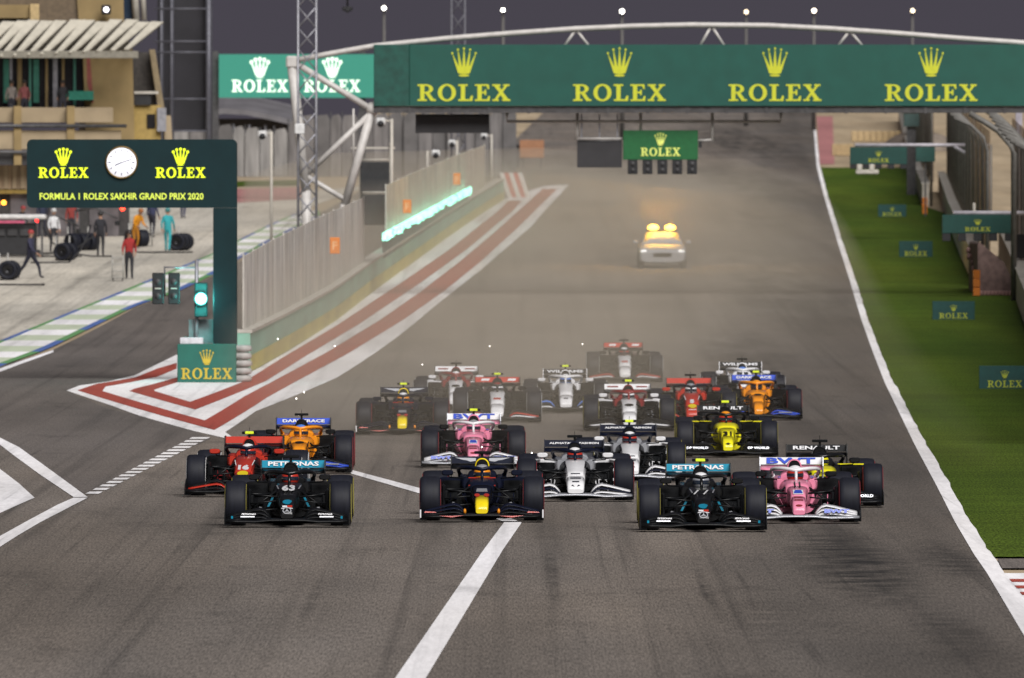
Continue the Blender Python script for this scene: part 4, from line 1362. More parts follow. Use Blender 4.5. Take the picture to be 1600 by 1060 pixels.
def m_nose(wide=0):
    a, b, c_, d_ = ((.090, .102, .108, .115), (.128, .142, .148, .152))[wide]
    def f(): return MB().loft([ring(-1.135, a, .15, .22, p=4.5), ring(-1.08, b, .145, .30, p=4.5), ring(-.95, c_, .16, .36, p=4.5), ring(-.62, d_, .19, .43, p=4.5)])
    return f
def m_nose2(wide=0):
    a, b, c_ = ((.115, .128, .165), (.152, .160, .18))[wide]
    def f(): return MB().loft([ring(-.62, a, .19, .43, p=4.5), ring(-.3, b, .225, .505, p=4.2), ring(.02, c_, .25, .575, p=4.0, taper=-.12)])
    return f
def m_mono():
    mb = MB().loft([ring(.02, .172, .25, .575, p=4.0, taper=-.12), ring(.35, .195, .25, .62, p=3.8, taper=-.14), ring(.7, .22, .24, .645, taper=-.12), ring(.98, .26, .2, .665, taper=-.08)])
    mb.loft([ring(.98, .30, .10, .50, taper=.0), ring(2.0, .36, .06, .52)])
    return mb
def m_top():
    mb = MB(); rings = []
    for y, z, w in ((-.62, .43, .135), (-.3, .505, .145), (.02, .575, .155), (.35, .62, .165), (.7, .645, .175), (1.0, .672, .16)):
        rings.append([Vector((-w, y, z - .03)), Vector((-w * .94, y, z + .006)), Vector((w * .94, y, z + .006)), Vector((w, y, z - .03))])
    return mb.loft(rings)
def m_fin(sx, k):
    x, y, z, w, h = [(.36, .72, .24, .022, .20), (.46, .86, .25, .05, .05), (.55, .95, .22, .020, .17), (.64, 1.05, .33, .07, .035)][k]
    def f(): return MB().box((sx * x, y, z), (w, .05, h), rot=Matrix.Rotation(sx * R(-9), 3, 'Y'), b=.006)
    return f
def m_cock():
    mb = MB()
    for sx in (-1, 1):
        mb.loft([ring(.985, .055, .48, .655, 12, cx=sx * .245), ring(1.3, .065, .48, .675, 12, cx=sx * .30), ring(2.02, .08, .48, .70, 12, cx=sx * .285)])
    mb.loft([ring(1.93, .24, .5, .72, 14), ring(2.1, .24, .5, .78, 14)])
    return mb
def m_cover():
    return MB().loft([ring(1.98, .118, .62, .955, 20, 2.6, .12), ring(2.02, .128, .60, .962, 20, 2.6, .12), ring(2.4, .17, .45, .93, 20, 2.6, .25), ring(3.0, .17, .3, .82, 20, 2.6, .4), ring(3.7, .12, .25, .62, 20, 2.6, .4), ring(4.3, .07, .25, .45, 20, 2.4, .2)])
def m_rimhoop():
    a = ring(1.975, .118, .70, .958, 22, 2.4, .12); b = ring(1.96, .10, .715, .94, 22, 2.4, .12)
    mb = MB(); mb.loft([a, b], cap0=False, cap1=False)
    return mb
def m_intake():
    return MB().loft([ring(1.985, .098, .716, .938, 22, 2.4, .12), ring(1.975, .097, .717, .937, 22, 2.4, .12)])
def m_pod(sx):
    def f():
        return MB().loft([ring(1.25, .205, .455, .665, 18, 4.0, cx=sx * .50), ring(1.3, .215, .44, .675, 18, 4.0, cx=sx * .505), ring(1.9, .20, .36, .64, 18, 3.2, cx=sx * .49), ring(2.7, .15, .18, .5, 18, 2.8, cx=sx * .38), ring(3.6, .08, .12, .34, 18, 2.6, cx=sx * .2)])
    return f
def m_inlet(sx):
    def f(): return MB().loft([ring(1.255, .168, .488, .618, 18, 4.5, cx=sx * .50), ring(1.240, .165, .49, .616, 18, 4.5, cx=sx * .50)])
    return f
def m_under(sx):
    def f(): return MB().loft([ring(1.1, .16, .09, .40, 14, 3, cx=sx * .40), ring(1.4, .22, .08, .45, 14, 3, cx=sx * .45), ring(2.8, .2, .07, .36, 14, 3, cx=sx * .40)])
    return f
def m_floor():
    mb = MB().box((0, 2.35, .062), (1.46, 2.7, .024), b=.008)
    mb.box((0, .6, .085), (.5, 1.2, .03))
    mb.box((0, 3.75, .2), (.5, .5, .3), b=.05)
    return mb
def m_barge(sx, k):
    def f():
        x, y, z0, z1, dy = [(.40, .62, .09, .36, .34), (.50, .82, .09, .42, .3), (.60, 1.0, .08, .44, .26), (.69, 1.12, .08, .38, .2)][k]
        mb = MB()
        pts = [(y, z0), (y + dy, z0), (y + dy * .9, z1 * .9), (y + dy * .3, z1)]
        v = [Vector((sx * x, a, b)) for a, b in pts] + [Vector((sx * (x + .014), a + .02, b)) for a, b in pts]
        return mb.add(v, [(0, 1, 2, 3), (7, 6, 5, 4), (0, 4, 5, 1), (1, 5, 6, 2), (2, 6, 7, 3), (3, 7, 4, 0)])
    return f
def m_vane(sx, k):
    def f():
        z = .17 + k * .075
        return MB().box((sx * .56, 1.0 + .05 * k, z), (.30, .16, .012), rot=Matrix.Rotation(sx * R(4), 3, 'Y'))
    return f
def m_turn(sx):
    def f():
        v = [Vector(p) for p in [(sx * .20, .28, .22), (sx * .27, .55, .2), (sx * .40, .55, .43), (sx * .33, .3, .44)]]
        v += [p + Vector((.012, .015, 0)) for p in v]
        return MB().add(v, [(0, 1, 2, 3), (7, 6, 5, 4), (0, 4, 5, 1), (1, 5, 6, 2), (2, 6, 7, 3), (3, 7, 4, 0)])
    return f
def m_duct(sx):
    def f(): return MB().box((sx * .615, .05, .36), (.055, .42, .46), b=.03).box((sx * .57, -.02, .40), (.07, .16, .18), b=.02)
    return f
def m_fplane():
    mb = MB()
    xs = [-.98, -.8, -.5, -.26, 0, .26, .5, .8, .98]
    zs = [.095, .088, .082, .105, .11, .105, .082, .088, .095]
    mb.loft([[Vector((x, -1.16, z)), Vector((x, -1.15, z + .028)), Vector((x, -.95, z + .05)), Vector((x, -.94, z + .028))] for x, z in zip(xs, zs)])
    return mb
def m_flap(sx, k):
    def f():
        xs = [.255, .30, .36, .44, .56, .70, .84, .93]
        zi = [.11, .155, .195, .21, .195, .17, .145, .13]
        mb = MB(); rings = []
        for x, z in zip(xs, zi):
            y = -1.02 + k * .085; zz = .10 + (z - .10) * (.55 + .42 * k) + k * .012
            dz = .020 + .005 * k
            rings.append([Vector((sx * x, y, zz - .006)), Vector((sx * x, y + .004, zz + .006)), Vector((sx * x, y + .10, zz + dz + .006)), Vector((sx * x, y + .102, zz + dz - .006))])
        return mb.loft(rings)
    return f
def m_fend(sx):
    def f():
        v = []
        for x in (.968, .985):
            v += [Vector((sx * x, a, b)) for a, b in [(-1.2, .045), (-.52, .05), (-.50, .29), (-.62, .31), (-1.12, .21), (-1.2, .13)]]
        n = 6
        mb = MB().add(v, [tuple(range(n)), tuple(range(2 * n - 1, n - 1, -1))] + [(i, n + i, n + (i + 1) % n, (i + 1) % n) for i in range(n)])
        mb.box((sx * .93, -.82, .052), (.10, .62, .012))
        return mb
    return f
def m_pylon(sx):
    def f(): return MB().box((sx * .085, -.98, .15), (.012, .2, .1))
    return f
def m_halo():
    mb = MB()
    pts = [(0, .80, .62), (0, .84, .72), (0, .92, .80)]
    mb.tube(pts, .024, 8)
    loop = [(-.36, 1.85, .70), (-.385, 1.7, .76), (-.375, 1.45, .805), (-.325, 1.2, .825), (-.22, 1.03, .83), (-.10, .94, .82), (0, .91, .80), (.10, .94, .82), (.22, 1.03, .83), (.325, 1.2, .825), (.375, 1.45, .805), (.385, 1.7, .76), (.36, 1.85, .70)]
    mb.tube(loop, .031, 8)
    for sx in (-1, 1): mb.tube([(sx * .36, 1.85, .71), (sx * .345, 1.9, .6)], .04, 8)
    return mb
def m_mirror(sx):
    def f(): return MB().loft([ring(.93, .075, .715, .775, 12, 3, cx=sx * .56), ring(.96, .092, .702, .788, 12, 3.6, cx=sx * .56), ring(1.03, .095, .70, .79, 12, 4, cx=sx * .56)])
    return f
def m_mirrst(sx):
    def f(): return MB().tube([(sx * .55, .98, .71), (sx * .52, 1.02, .67), (sx * .30, 1.05, .655)], .011, 5).box((sx * .48, 1.02, .745), (.1, .02, .01))
    return f
RWT, RWB = .93, .815
def m_rflap():
    v = []
    for x in (-.505, .505):
        v += [Vector((x, 4.23, RWB)), Vector((x, 4.31, RWT)), Vector((x, 4.325, RWT - .004)), Vector((x, 4.25, RWB - .004))]
    return MB().add(v, [(0, 1, 2, 3), (7, 6, 5, 4), (0, 4, 5, 1), (1, 5, 6, 2), (2, 6, 7, 3), (3, 7, 4, 0)])
def m_rplane():
    mb = MB(); rings = []
    for x in [-.505 + .1010 * k for k in range(11)]:
        dz = .018 * (1 - (x / .505) ** 2)
        rings.append([Vector((x, 3.93, .735 - dz)), Vector((x, 3.94, .752 - dz)), Vector((x, 4.2, .80)), Vector((x, 4.21, .785)), Vector((x, 4.05, .73 - dz))])
    return mb.loft(rings)
def m_rend(sx):
    def f():
        v = []
        for x in (.506, .522):
            v += [Vector((sx * x, a, b)) for a, b in [(3.85, .50), (4.2, .36), (4.42, .40), (4.40, .945), (3.9, .945), (3.86, .8)]]
        n = 6
        return MB().add(v, [tuple(range(n)), tuple(range(2 * n - 1, n - 1, -1))] + [(i, n + i, n + (i + 1) % n, (i + 1) % n) for i in range(n)])
    return f
def m_rpyl(): return MB().box((0, 4.1, .55), (.03, .18, .5)).box((0, 4.15, .36), (.9, .12, .03))
def m_tcam(): return MB().box((0, 2.05, 1.045), (.26, .09, .045), b=.008)
def m_tcamc(): return MB().box((0, 2.04, 1.046), (.15, .092, .047), b=.008)
def m_stalk(): return MB().box((0, 2.07, .99), (.04, .08, .09), b=.01).box((0, 2.1, 1.09), (.008, .01, .09))
def m_arm(sx, k):
    a, b, r = [((.17, -.12, .46), (.60, -.03, .50), .018), ((.20, .42, .50), (.60, .06, .50), .018), ((.17, -.1, .27), (.60, -.05, .23), .018), ((.21, .5, .27), (.60, .08, .23), .018), ((.19, .12, .55), (.59, .02, .26), .016), ((.19, -.2, .40), (.60, -.14, .36), .014)][k]
    def f(): return MB().tube([(sx * a[0], a[1], a[2]), (sx * b[0], b[1], b[2])], r, 6)
    return f
def m_rarm(sx, k):
    a, b = [((.12, 3.3, .42), (.66, 3.62, .46)), ((.12, 3.5, .2), (.66, 3.65, .24)), ((.1, 3.85, .4), (.66, 3.68, .46))][k]
    def f(): return MB().tube([(sx * a[0], a[1], a[2]), (sx * b[0], b[1], b[2])], .02, 6)
    return f

# ---- drivers
def skin_body(verts, edges, radii, root=0, sub=1):
    me = D.meshes.new('skin')
    me.from_pydata(verts, edges, [])
    o = D.objects.new('skin', me); COL.objects.link(o)
    md = o.modifiers.new('Skin', 'SKIN')
    md.use_smooth_shade = True
    sk = me.skin_vertices[0].data
    for i, r_ in enumerate(radii): sk[i].radius = (r_, r_) if not isinstance(r_, tuple) else r_
    sk[root].use_root = True
    sb = o.modifiers.new('Sub', 'SUBSURF'); sb.levels = sub; sb.render_levels = sub
    dg = bpy.context.evaluated_depsgraph_get()
    out = D.meshes.new_from_object(o.evaluated_get(dg))
    D.objects.remove(o)
    return out
drv = skin_body([(0, 2.0, .20), (0, 1.9, .38), (0, 1.72, .52), (0, 1.64, .60), (0, 1.60, .70), (-.17, 1.68, .54), (.17, 1.68, .54), (-.25, 1.5, .42), (.25, 1.5, .42), (-.12, 1.2, .50), (.12, 1.2, .50), (-.1, 1.5, .16), (.1, 1.5, .16), (-.1, 1.0, .34), (.1, 1.0, .34)],
                [(0, 1), (1, 2), (2, 3), (3, 4), (2, 5), (2, 6), (5, 7), (6, 8), (7, 9), (8, 10), (0, 11), (0, 12), (11, 13), (12, 14)],
                [.13, .14, .12, .06, .07, .075, .075, .055, .055, .04, .04, .09, .09, .06, .06])
def m_helmet(): return MB().sphere((0, 1.50, .715), (.138, .15, .145), n=20, h=14).loft([ring(1.44, .085, .60, .66, 14, 2.6), ring(1.56, .1, .585, .67, 14, 2.6)])
def m_visor():
    mb = MB(); rings = []
    for k in range(13):
        a = R(-72 + 12 * k)
        rr = []
        for e in (-12, -4, 4, 11):
            er = R(e); rr.append(Vector((.1415 * math.sin(a) * math.cos(er), 1.50 - .1535 * math.cos(a) * math.cos(er), .715 + .1485 * math.sin(er))))
        rings.append(rr)
    vs = [p for r_ in rings for p in r_]; fs = []
    for i in range(12):
        for j in range(3): fs.append((i * 4 + j, i * 4 + j + 1, i * 4 + 5 + j, i * 4 + 4 + j))
    return mb.add(vs, fs, 0, True)
def m_hband(): return MB().sphere((0, 1.508, .765), (.128, .142, .106), n=20, h=12)

def racing_car(px, py, yaw, label, dlabel, c, stripe, tcam, helmet, helmet2, extra=None, flap_txt=None, driver=True):
    g = G(px, py)
    g.y += .0
    root = thing('racing_car', label, 'racing car', g, R(yaw), 'racing cars starting down the straight')
    slope = math.atan(_slope(g.y))
    root.rotation_euler = (slope, 0, R(yaw))
    def pt(name, key, build, col, parent=root, lab=None):
        m = P[col] if isinstance(col, str) else col
        o = link(name, cached(key, build, m), parent)
        if lab: o['label'] = lab
        return o
    body, nose, tip, halo, cov, hoop, pod, flap, fend, rfl, rpl, rend, mir, arm, cock = (c[k] for k in ('body', 'nose', 'tip', 'halo', 'cover', 'hoop', 'pod', 'flap', 'fend', 'rflap', 'rplane', 'rend', 'mirror', 'arm', 'cockpit'))
    wd = c.get('wide', 0)
    pt('nose_tip', 'nose_tip%d' % wd, m_nose(wd), tip); pt('nose', 'nose%d' % wd, m_nose2(wd), nose); pt('monocoque', 'monocoque', m_mono, body)
    if wd: pt('top_panel', 'top_panel', m_top, nose)
    fc = c.get('fins', ['carbon', 'silver', 'carbon', 'carbon'])
    for sx, tg in ((-1, 'a'), (1, 'b')):
        for k in range(4): pt('fin', 'fin%d' % k + tg, m_fin(sx, k), fc[k])
    pt('cockpit_surround', 'cockpit_surround', m_cock, cock)
    ec = pt('engine_cover', 'engine_cover', m_cover, cov)
    pt('intake', 'intake', m_intake, 'carbon', ec); pt('intake_rim', 'intake_rim', m_rimhoop, hoop, ec)
    pt('floor', 'floor', m_floor, 'carbon')
    pt('halo', 'halo', m_halo, halo)
    fw = pt('front_wing', 'front_wing', m_fplane, c.get('fplane', 'carbon'))
    rw = pt('rear_wing', 'rear_wing', m_rplane, rpl)
    fl = pt('rear_flap', 'rear_flap', m_rflap, rfl, rw)
    pt('rear_pylon', 'rear_pylon', m_rpyl, 'carbon', rw)
    for sx, tg in ((-1, 'a'), (1, 'b')):
        p_ = pt('sidepod', 'sidepod' + tg, m_pod(sx), pod)
        pt('inlet', 'inlet' + tg, m_inlet(sx), 'carbon', p_)
        pt('undercut', 'undercut' + tg, m_under(sx), c.get('under', 'carbon'))
        for k in range(4): pt('bargeboard', 'bargeboard%d' % k + tg, m_barge(sx, k), c['barge'][k % len(c['barge'])])
        for k in range(3): pt('vane', 'vane%d' % k + tg, m_vane(sx, k), c['barge'][(k + 1) % len(c['barge'])])
        pt('turning_vane', 'turning_vane' + tg, m_turn(sx), c.get('turn', 'carbon'))
        pt('brake_duct', 'brake_duct' + tg, m_duct(sx), 'carbon')
        for k in range(3): pt('front_flap', 'front_flap%d' % k + tg, m_flap(sx, k), flap[k % len(flap)], fw)
        pt('front_endplate', 'front_endplate' + tg, m_fend(sx), fend, fw)
        pt('wing_pylon', 'wing_pylon' + tg, m_pylon(sx), 'carbon', fw)
        pt('rear_endplate', 'rear_endplate' + tg, m_rend(sx), rend, rw)
        mr = pt('mirror', 'mirror' + tg, m_mirror(sx), mir)
        pt('mirror_stalk', 'mirror_stalk' + tg, m_mirrst(sx), 'carbon', mr)
        for k in range(6): pt('suspension_arm', 'suspension_arm%d' % k + tg, m_arm(sx, k), arm if k < 4 else 'carbon')
        for k in range(3): pt('suspension_arm', 'rear_arm%d' % k + tg, m_rarm(sx, k), 'carbon')
        for w, x, y in ((.335, .828, 0), (.42, .77, 3.64)):
            kk = 'f' if y == 0 else 'r'
            wh = link('wheel', cached('rim' + kk, m_rim(w), RIM), root, (sx * x, y, .357), (random.uniform(0, 6), 0, 0))
            link('tyre', cached('tyre' + kk, m_tyre(w), TYRE), wh)
            for s2 in (-1, 1): link('tyre_stripe', cached('stripe%s%d' % (kk, s2), m_stripe(w, s2), STR[stripe]), wh)
    if tcam:
        tm = pt('roll_hoop_camera', 'roll_hoop_camera', m_tcam, 'carbon')
        pt('camera_stalk', 'camera_stalk', m_stalk, 'carbon', tm)
        if tcam == 'y': pt('camera_cover', 'camera_cover', m_tcamc, 'lime', tm)
    if flap_txt:
        s_, col, w, h = flap_txt[:4]
        tl = math.atan2(.08, RWT - RWB)
        text(s_, P[col], fl, (0, 4.255, (RWT + RWB) / 2 + .004), w, h, tilt=tl, bold=.03)
    if extra: extra(root, fw, fl)
    if driver:
        if 'suit_' + c['suit'] not in SUIT: SUIT['suit_' + c['suit']] = mat('suit_' + c['suit'], {'white': (.5, .5, .52), 'navy': (.02, .03, .07), 'red': (.35, .03, .02), 'black': (.02, .02, .022), 'orange': (.5, .2, .02), 'pink': (.55, .2, .3)}[c['suit']], .8)
        pr = thing('person', dlabel, 'person', g, 0, 'drivers sitting in the racing cars')
        pr.rotation_euler = root.rotation_euler
        bm_ = 'driver_' + c['suit']
        if bm_ not in _mc:
            _mc[bm_] = drv.copy(); _mc[bm_].materials.clear(); _mc[bm_].materials.append(SUIT['suit_' + c['suit']])
        link('body', _mc[bm_], pr)
        hl = link('helmet', cached('helmet', m_helmet, P[helmet]), pr)
        link('helmet_crown', cached('helmet_crown', m_hband, P[helmet2]), hl)
        link('visor', cached('visor', m_visor, VISOR), hl)
    return root

def onose(y, dz=.006):
    """point and lean of the top of nose and chassis at station y"""
    tab = [(-1.135, .22), (-1.08, .30), (-.95, .36), (-.62, .43), (-.3, .505), (.02, .575), (.35, .62), (.7, .645), (.98, .665)]
    z = interp(tab, y)
    za, z2 = interp(tab, y - .025), interp(tab, y + .025)
    return z + dz, math.atan2(.05, max(.004, z2 - za))
def nose_text(root, s_, col, y, w, h, dz=.012, **k):
    z, tl = onose(y, dz)
    return text(s_, P[col], root, (0, y - .004, z), w, h / math.cos(tl) * .85, tilt=tl, **k)
def decal(root, name, poly, col, y, dz=.012, cx=0.0):
    """flat printed shape lying on the top of the nose; y counts up along the surface"""
    z, tl = onose(y, dz)
    k = .85 / math.cos(tl)
    mb = MB().prism(poly, (cx, y, z), (1, 0, 0), (0, math.sin(tl) * k, math.cos(tl) * k), .006)
    return part(name, mb, P[col], root)
def ell(rx, ry, n=20, a0=0, a1=2 * math.pi): return [(rx * math.cos(a0 + (a1 - a0) * k / n), ry * math.sin(a0 + (a1 - a0) * k / n)) for k in range(n)]

base = dict(body='black', nose='black', tip='black', halo='black', cover='black', hoop='black', pod='black', flap=['carbon'], fend='carbon', rflap='black', rplane='carbon', rend='carbon', mirror='black', arm='carbon', cockpit='black', barge=['carbon'], suit='black')
def liv(**k): d_ = dict(base); d_.update(k); return d_
TEALB = liv(rflap='teal', flap=['carbon'], barge=['carbon', 'black'])
BULL = liv(body='navy', nose='navy', tip='yellow', halo='navy', cover='navy', hoop='yellow', rflap='navy', flap=['carbon', 'navy', 'navy'], pod='navy', mirror='navy', cockpit='navy', barge=['carbon', 'navy'], suit='navy', turn='navy')
REDC = liv(body='carbon', fins=['carbon', 'darkred', 'carbon', 'red'], nose='red', tip='red', halo='navy', cover='red', hoop='red', pod='carbon', flap=['carbon', 'red', 'carbon'], wide=1, rflap='red', mirror='red', arm='carbon', cockpit='red', barge=['carbon', 'darkred'], suit='red', rplane='carbon', turn='darkred')
WHITN = liv(wide=1, body='carbon', nose='white', tip='white', halo='navy', cover='navy', hoop='navy', pod='white', flap=['white', 'navy', 'white'], rflap='navy', rplane='navy', rend='navy', mirror='white', arm='carbon', cockpit='silver', barge=['white', 'carbon', 'silver'], suit='navy', fplane='silver', fins=['white', 'silver', 'white', 'white'])
YELB = liv(body='yellowr', nose='yellowr', tip='yellowr', halo='black', cover='black', pod='black', flap=['carbon', 'carbon', 'carbon'], rflap='black', cockpit='black', arm='carbon', suit='black')
ORNB = liv(body='orange', nose='orange', tip='orange', halo='orange', cover='carbon', hoop='carbon', pod='carbon', flap=['blue', 'blue', 'carbon'], rflap='blue', rplane='carbon', mirror='carbon', cockpit='orange', suit='orange')
PINK = liv(body='pink', nose='pink', tip='pink', halo='white', cover='pink', hoop='pink', pod='carbon', flap=['white', 'white', 'white'], rflap='white', rplane='pink', rend='silver', mirror='carbon', cockpit='pink', arm='carbon', under='carbon', suit='pink', fplane='silver', barge=['carbon', 'pink', 'carbon'], turn='pink')
WHTB = liv(wide=1, body='carbon', nose='white', tip='white', halo='white', cover='white', hoop='white', pod='carbon', flap=['white', 'carbon', 'sky'], rflap='carbon', rend='white', mirror='white', cockpit='white', suit='white', rplane='carbon')
WHTR = liv(wide=1, body='carbon', nose='white', tip='white', halo='black', cover='black', hoop='black', pod='black', flap=['white', 'red', 'carbon'], rflap='red', mirror='black', cockpit='black', suit='black', barge=['carbon'])
WHTM = liv(wide=1, body='carbon', nose='white', tip='white', halo='darkred', cover='darkred', hoop='darkred', pod='white', flap=['white', 'carbon', 'carbon'], rflap='white', mirror='white', cockpit='darkred', suit='white', rplane='carbon', barge=['carbon', 'silver'])

def ex_black(num):
    def f(root, fw, fl):
        if num: nose_text(root, num, 'white', .10, .21, .08, bold=.03, name='race_number')
        else:
            for sx in (-.09, .06): decal(root, 'white_flash', [(-.05, -.03), (-.025, -.03), (.04, .03), (.015, .03)], 'white', .10, cx=sx)
        for sx in (-1, 1): decal(root, 'side_flash', [(-.008, -.025), (.012, -.025), (.03 * sx + .012, .025), (.03 * sx - .008, .025)], 'silver', .2, cx=sx * .16)
        decal(root, 'swoosh', ell(.075, .035, 16, .3, 5.6), 'teal', -.80)
        decal(root, 'white_tag', [(-.075, -.012), (0, -.012), (0, .012), (-.075, .012)], 'white', -1.02)
        decal(root, 'red_tag', [(.002, -.016), (.08, -.016), (.08, .016), (.002, .016)], 'red', -1.02)
        decal(root, 'white_arc', [(-.09, -.012), (0, .0), (.09, -.012), (.09, -.002), (0, .012), (-.09, -.002)], 'white', -1.075)
        z, tl = onose(-1.105, .012)
        mb = MB()
        for k in range(24):
            a, b = k * math.pi / 12, (k + 1) * math.pi / 12
            mb.prism([(.068 * math.cos(a), .062 * math.sin(a)), (.068 * math.cos(b), .062 * math.sin(b)), (.057 * math.cos(b), .05 * math.sin(b)), (.057 * math.cos(a), .05 * math.sin(a))], (0, -1.108, z), (1, 0, 0), (0, math.sin(tl), math.cos(tl)), .005)
        for a in (90, 210, 330):
            w = Vector((math.cos(R(a)), math.sin(R(a)))); q = Vector((-w.y, w.x))
            mb.prism([tuple(q * .01), tuple(w * .055), tuple(q * -.01)], (0, -1.108, z), (1, 0, 0), (0, math.sin(tl), math.cos(tl)), .004)
        part('star_ring', mb, P['silver'], root)
        for sx in (-1, 1):
            text('PETRONAS', P['white'], fw, (sx * .60, -1.03, .215), .22, .028, tilt=.4, bold=.03)
            part('small_print', MB().box((sx * .62, -1.055, .175), (.22, .006, .018), rot=Matrix.Rotation(R(-20), 3, 'X')), P['silver'], fw)
            part('teal_dot', MB().box((sx * .86, -1.2, .17), (.03, .006, .04)), P['teal'], fw)
            part('teal_flash', MB().prism([(0, 0), (.035, 0), (.11, .15), (.075, .15)] if sx < 0 else [(-.035, 0), (0, 0), (-.075, .15), (-.11, .15)], (sx * .34, .18, .30), (1, 0, 0), (0, .2, 1), .01), P['teal'], root)
    return f
def ex_bull(root, fw, fl):
    for sx in (-1, 1):
        poly = [(sx * .45, .045), (sx * .11, .035), (sx * .11, -.02), (sx * .2, -.035), (sx * .26, -.01), (sx * .32, .0)]
        mb = MB().prism(poly, (0, 4.26, (RWT + RWB) / 2), (1, 0, 0), Vector((0, .57, .82)).normalized(), .006)
        part('silver_wing_print', mb, P['silver'], fl)
        decal(root, 'red_corner', ell(.045, .025, 10), 'red', -.66, cx=sx * .075)
        part('white_footplate', MB().box((sx * .975, -1.215, .15), (.022, .012, .13)), P['white'], fw)
        part('red_flick', MB().prism([(-.10, 0), (.10, .0), (.08, .014), (-.08, .022)], (sx * .82, -1.205, .165), (1, 0, 0), (0, .3, 1), .006), P['red'], fw)
        part('red_flick', MB().prism([(-.2, .015), (.0, -.01), (.2, .022), (.0, .012)], (sx * .48, -1.19, .10), (1, 0, 0), (0, .3, 1), .006), P['red'], fw)
        part('yellow_inner', MB().sphere((sx * .27, -.98, .18), (.025, .05, .045), n=10, h=6), P['orange'], fw)
        part('red_fin', MB().box((sx * .2, .35, .55), (.03, .08, .03)), P['red'], root)
    decal(root, 'white_print', [(-.09, -.025), (.09, -.025), (.08, .025), (-.08, .025)], 'silver', -.35)
    part('red_cross_band', MB().box((0, .99, .665), (.44, .03, .014)), P['red'], root)
    part('nose_slot', MB().box((0, -1.105, .185), (.15, .012, .05), b=.01), P['carbon'], root)
def ex_red(num):
    def f(root, fw, fl):
        nose_text(root, num, 'white', -.36, .19 if len(num) > 1 else .10, .085, bold=.06, name='race_number')
        decal(root, 'shell_print', [(-.03, -.045), (.03, -.045), (.095, -.01), (.09, .02), (.045, .045), (0, .05), (-.045, .045), (-.09, .02), (-.095, -.01)], 'yellow', -.78)
        decal(root, 'white_print', [(-.09, -.006), (.09, -.006), (.09, .006), (-.09, .006)], 'white', -1.03)
        for sx in (-1, 1):
            decal(root, 'white_pinstripe', [(-.007, -.05), (.007, -.05), (sx * .03 + .007, .04), (sx * .03 - .007, .04)], 'white', .0, cx=sx * .14)
    return f
def ex_alpha(root, fw, fl):
    for y, w in ((-.5, .16), (-.8, .18), (-1.0, .12)):
        decal(root, 'small_print', [(-w / 2, -.007), (w / 2, -.007), (w / 2, .007), (-w / 2, .007)], 'navy', y)
    for sx in (-1, 1):
        decal(root, 'bull_print', [(0, -.02), (sx * .055, .0), (sx * .03, .02)], 'navy', -1.10, cx=sx * .02)
        part('white_fin', MB().box((sx * .70, 1.2, .66), (.22, .10, .02), rot=Matrix.Rotation(sx * R(6), 3, 'Y')), P['white'], root)
    part('nose_slot', MB().box((0, -1.105, .185), (.14, .012, .05), b=.01), P['carbon'], root)
def ex_yel(num):
    def f(root, fw, fl):
        if num: nose_text(root, num, 'black', -.5, .17, .085, bold=.03, name='race_number')
        decal(root, 'diamond_print', [(-.05, 0), (0, -.028), (.05, 0), (0, .028)], 'black', -1.10)
        for sx in (-1, 1):
            part('yellow_edge', MB().box((sx * .50, 1.245, .672), (.44, .02, .022)), P['yellowr'], root)
            text('DP WORLD', P['silver'], fw, (sx * .60, -1.03, .20), .42, .05, tilt=.4, bold=.03)
    return f
def ex_orange(root, fw, fl):
    decal(root, 'dark_print', ell(.085, .022, 14), 'black', -.05)
    for sx in (-1, 1):
        decal(root, 'dark_side', [(-.01, -.05), (.012, -.05), (.02 * sx + .012, .05), (.02 * sx - .01, .05)], 'carbon', -.2, cx=sx * .15)
        part('pale_print', MB().box((sx * .6, -1.06, .19), (.3, .006, .022)), P['silver'], fw)
def ex_pink(num):
    def f(root, fw, fl):
        if num: nose_text(root, num, 'carbon', .12, .10, .08, bold=.02, name='race_number')
        decal(root, 'blue_print', [(-.08, -.035), (.08, -.035), (.08, .035), (-.08, .035)], 'white', -.4)
        decal(root, 'blue_word', [(-.07, -.026), (.07, -.026), (.05, .022), (-.05, .022)], 'blue', -.4, dz=.022)
        for y in (-.72, -.9): decal(root, 'small_print', [(-.07, -.006), (.07, -.006), (.07, .006), (-.07, .006)], 'darkred', y)
        decal(root, 'nose_oval', ell(.055, .018, 14), 'darkred', -1.09)
        for sx in (-1, 1):
            text('BWT', P['blue'], fw, (sx * .60, -1.035, .205), .40, .065, tilt=.4, bold=.07)
            part('blue_print', MB().box((sx * .26, 1.2, .69), (.05, .2, .012)), P['blue'], root)
    return f
def ex_haas(root, fw, fl):
    for sx in (-1, 1):
        part('white_print', MB().prism([(-.08, -.03), (.1, -.03), (.13, .03), (-.05, .03)], (sx * .30, 4.262, (RWT + RWB) / 2), (1, 0, 0), Vector((0, .57, .82)).normalized(), .006), P['white'], fl)
    decal(root, 'red_print', [(-.08, -.018), (.08, -.018), (.08, .018), (-.08, .018)], 'red', -.2)
def ex_alfa(root, fw, fl):
    for sx in (-1, 1):
        part('red_print', MB().box((sx * .32, 4.262, (RWT + RWB) / 2), (.24, .006, .03), rot=Matrix.Rotation(R(-35), 3, 'X')), P['darkred'], fl)
    decal(root, 'ring_print', ell(.10, .03, 14), 'carbon', -.1)
def ex_will(root, fw, fl):
    decal(root, 'blue_print', [(-.05, -.01), (.05, -.01), (.05, .01), (-.05, .01)], 'navy', -.98)
    part('blue_nose_edge', MB().box((0, -1.0, .16), (.22, .2, .03), b=.01), P['sky'], root)

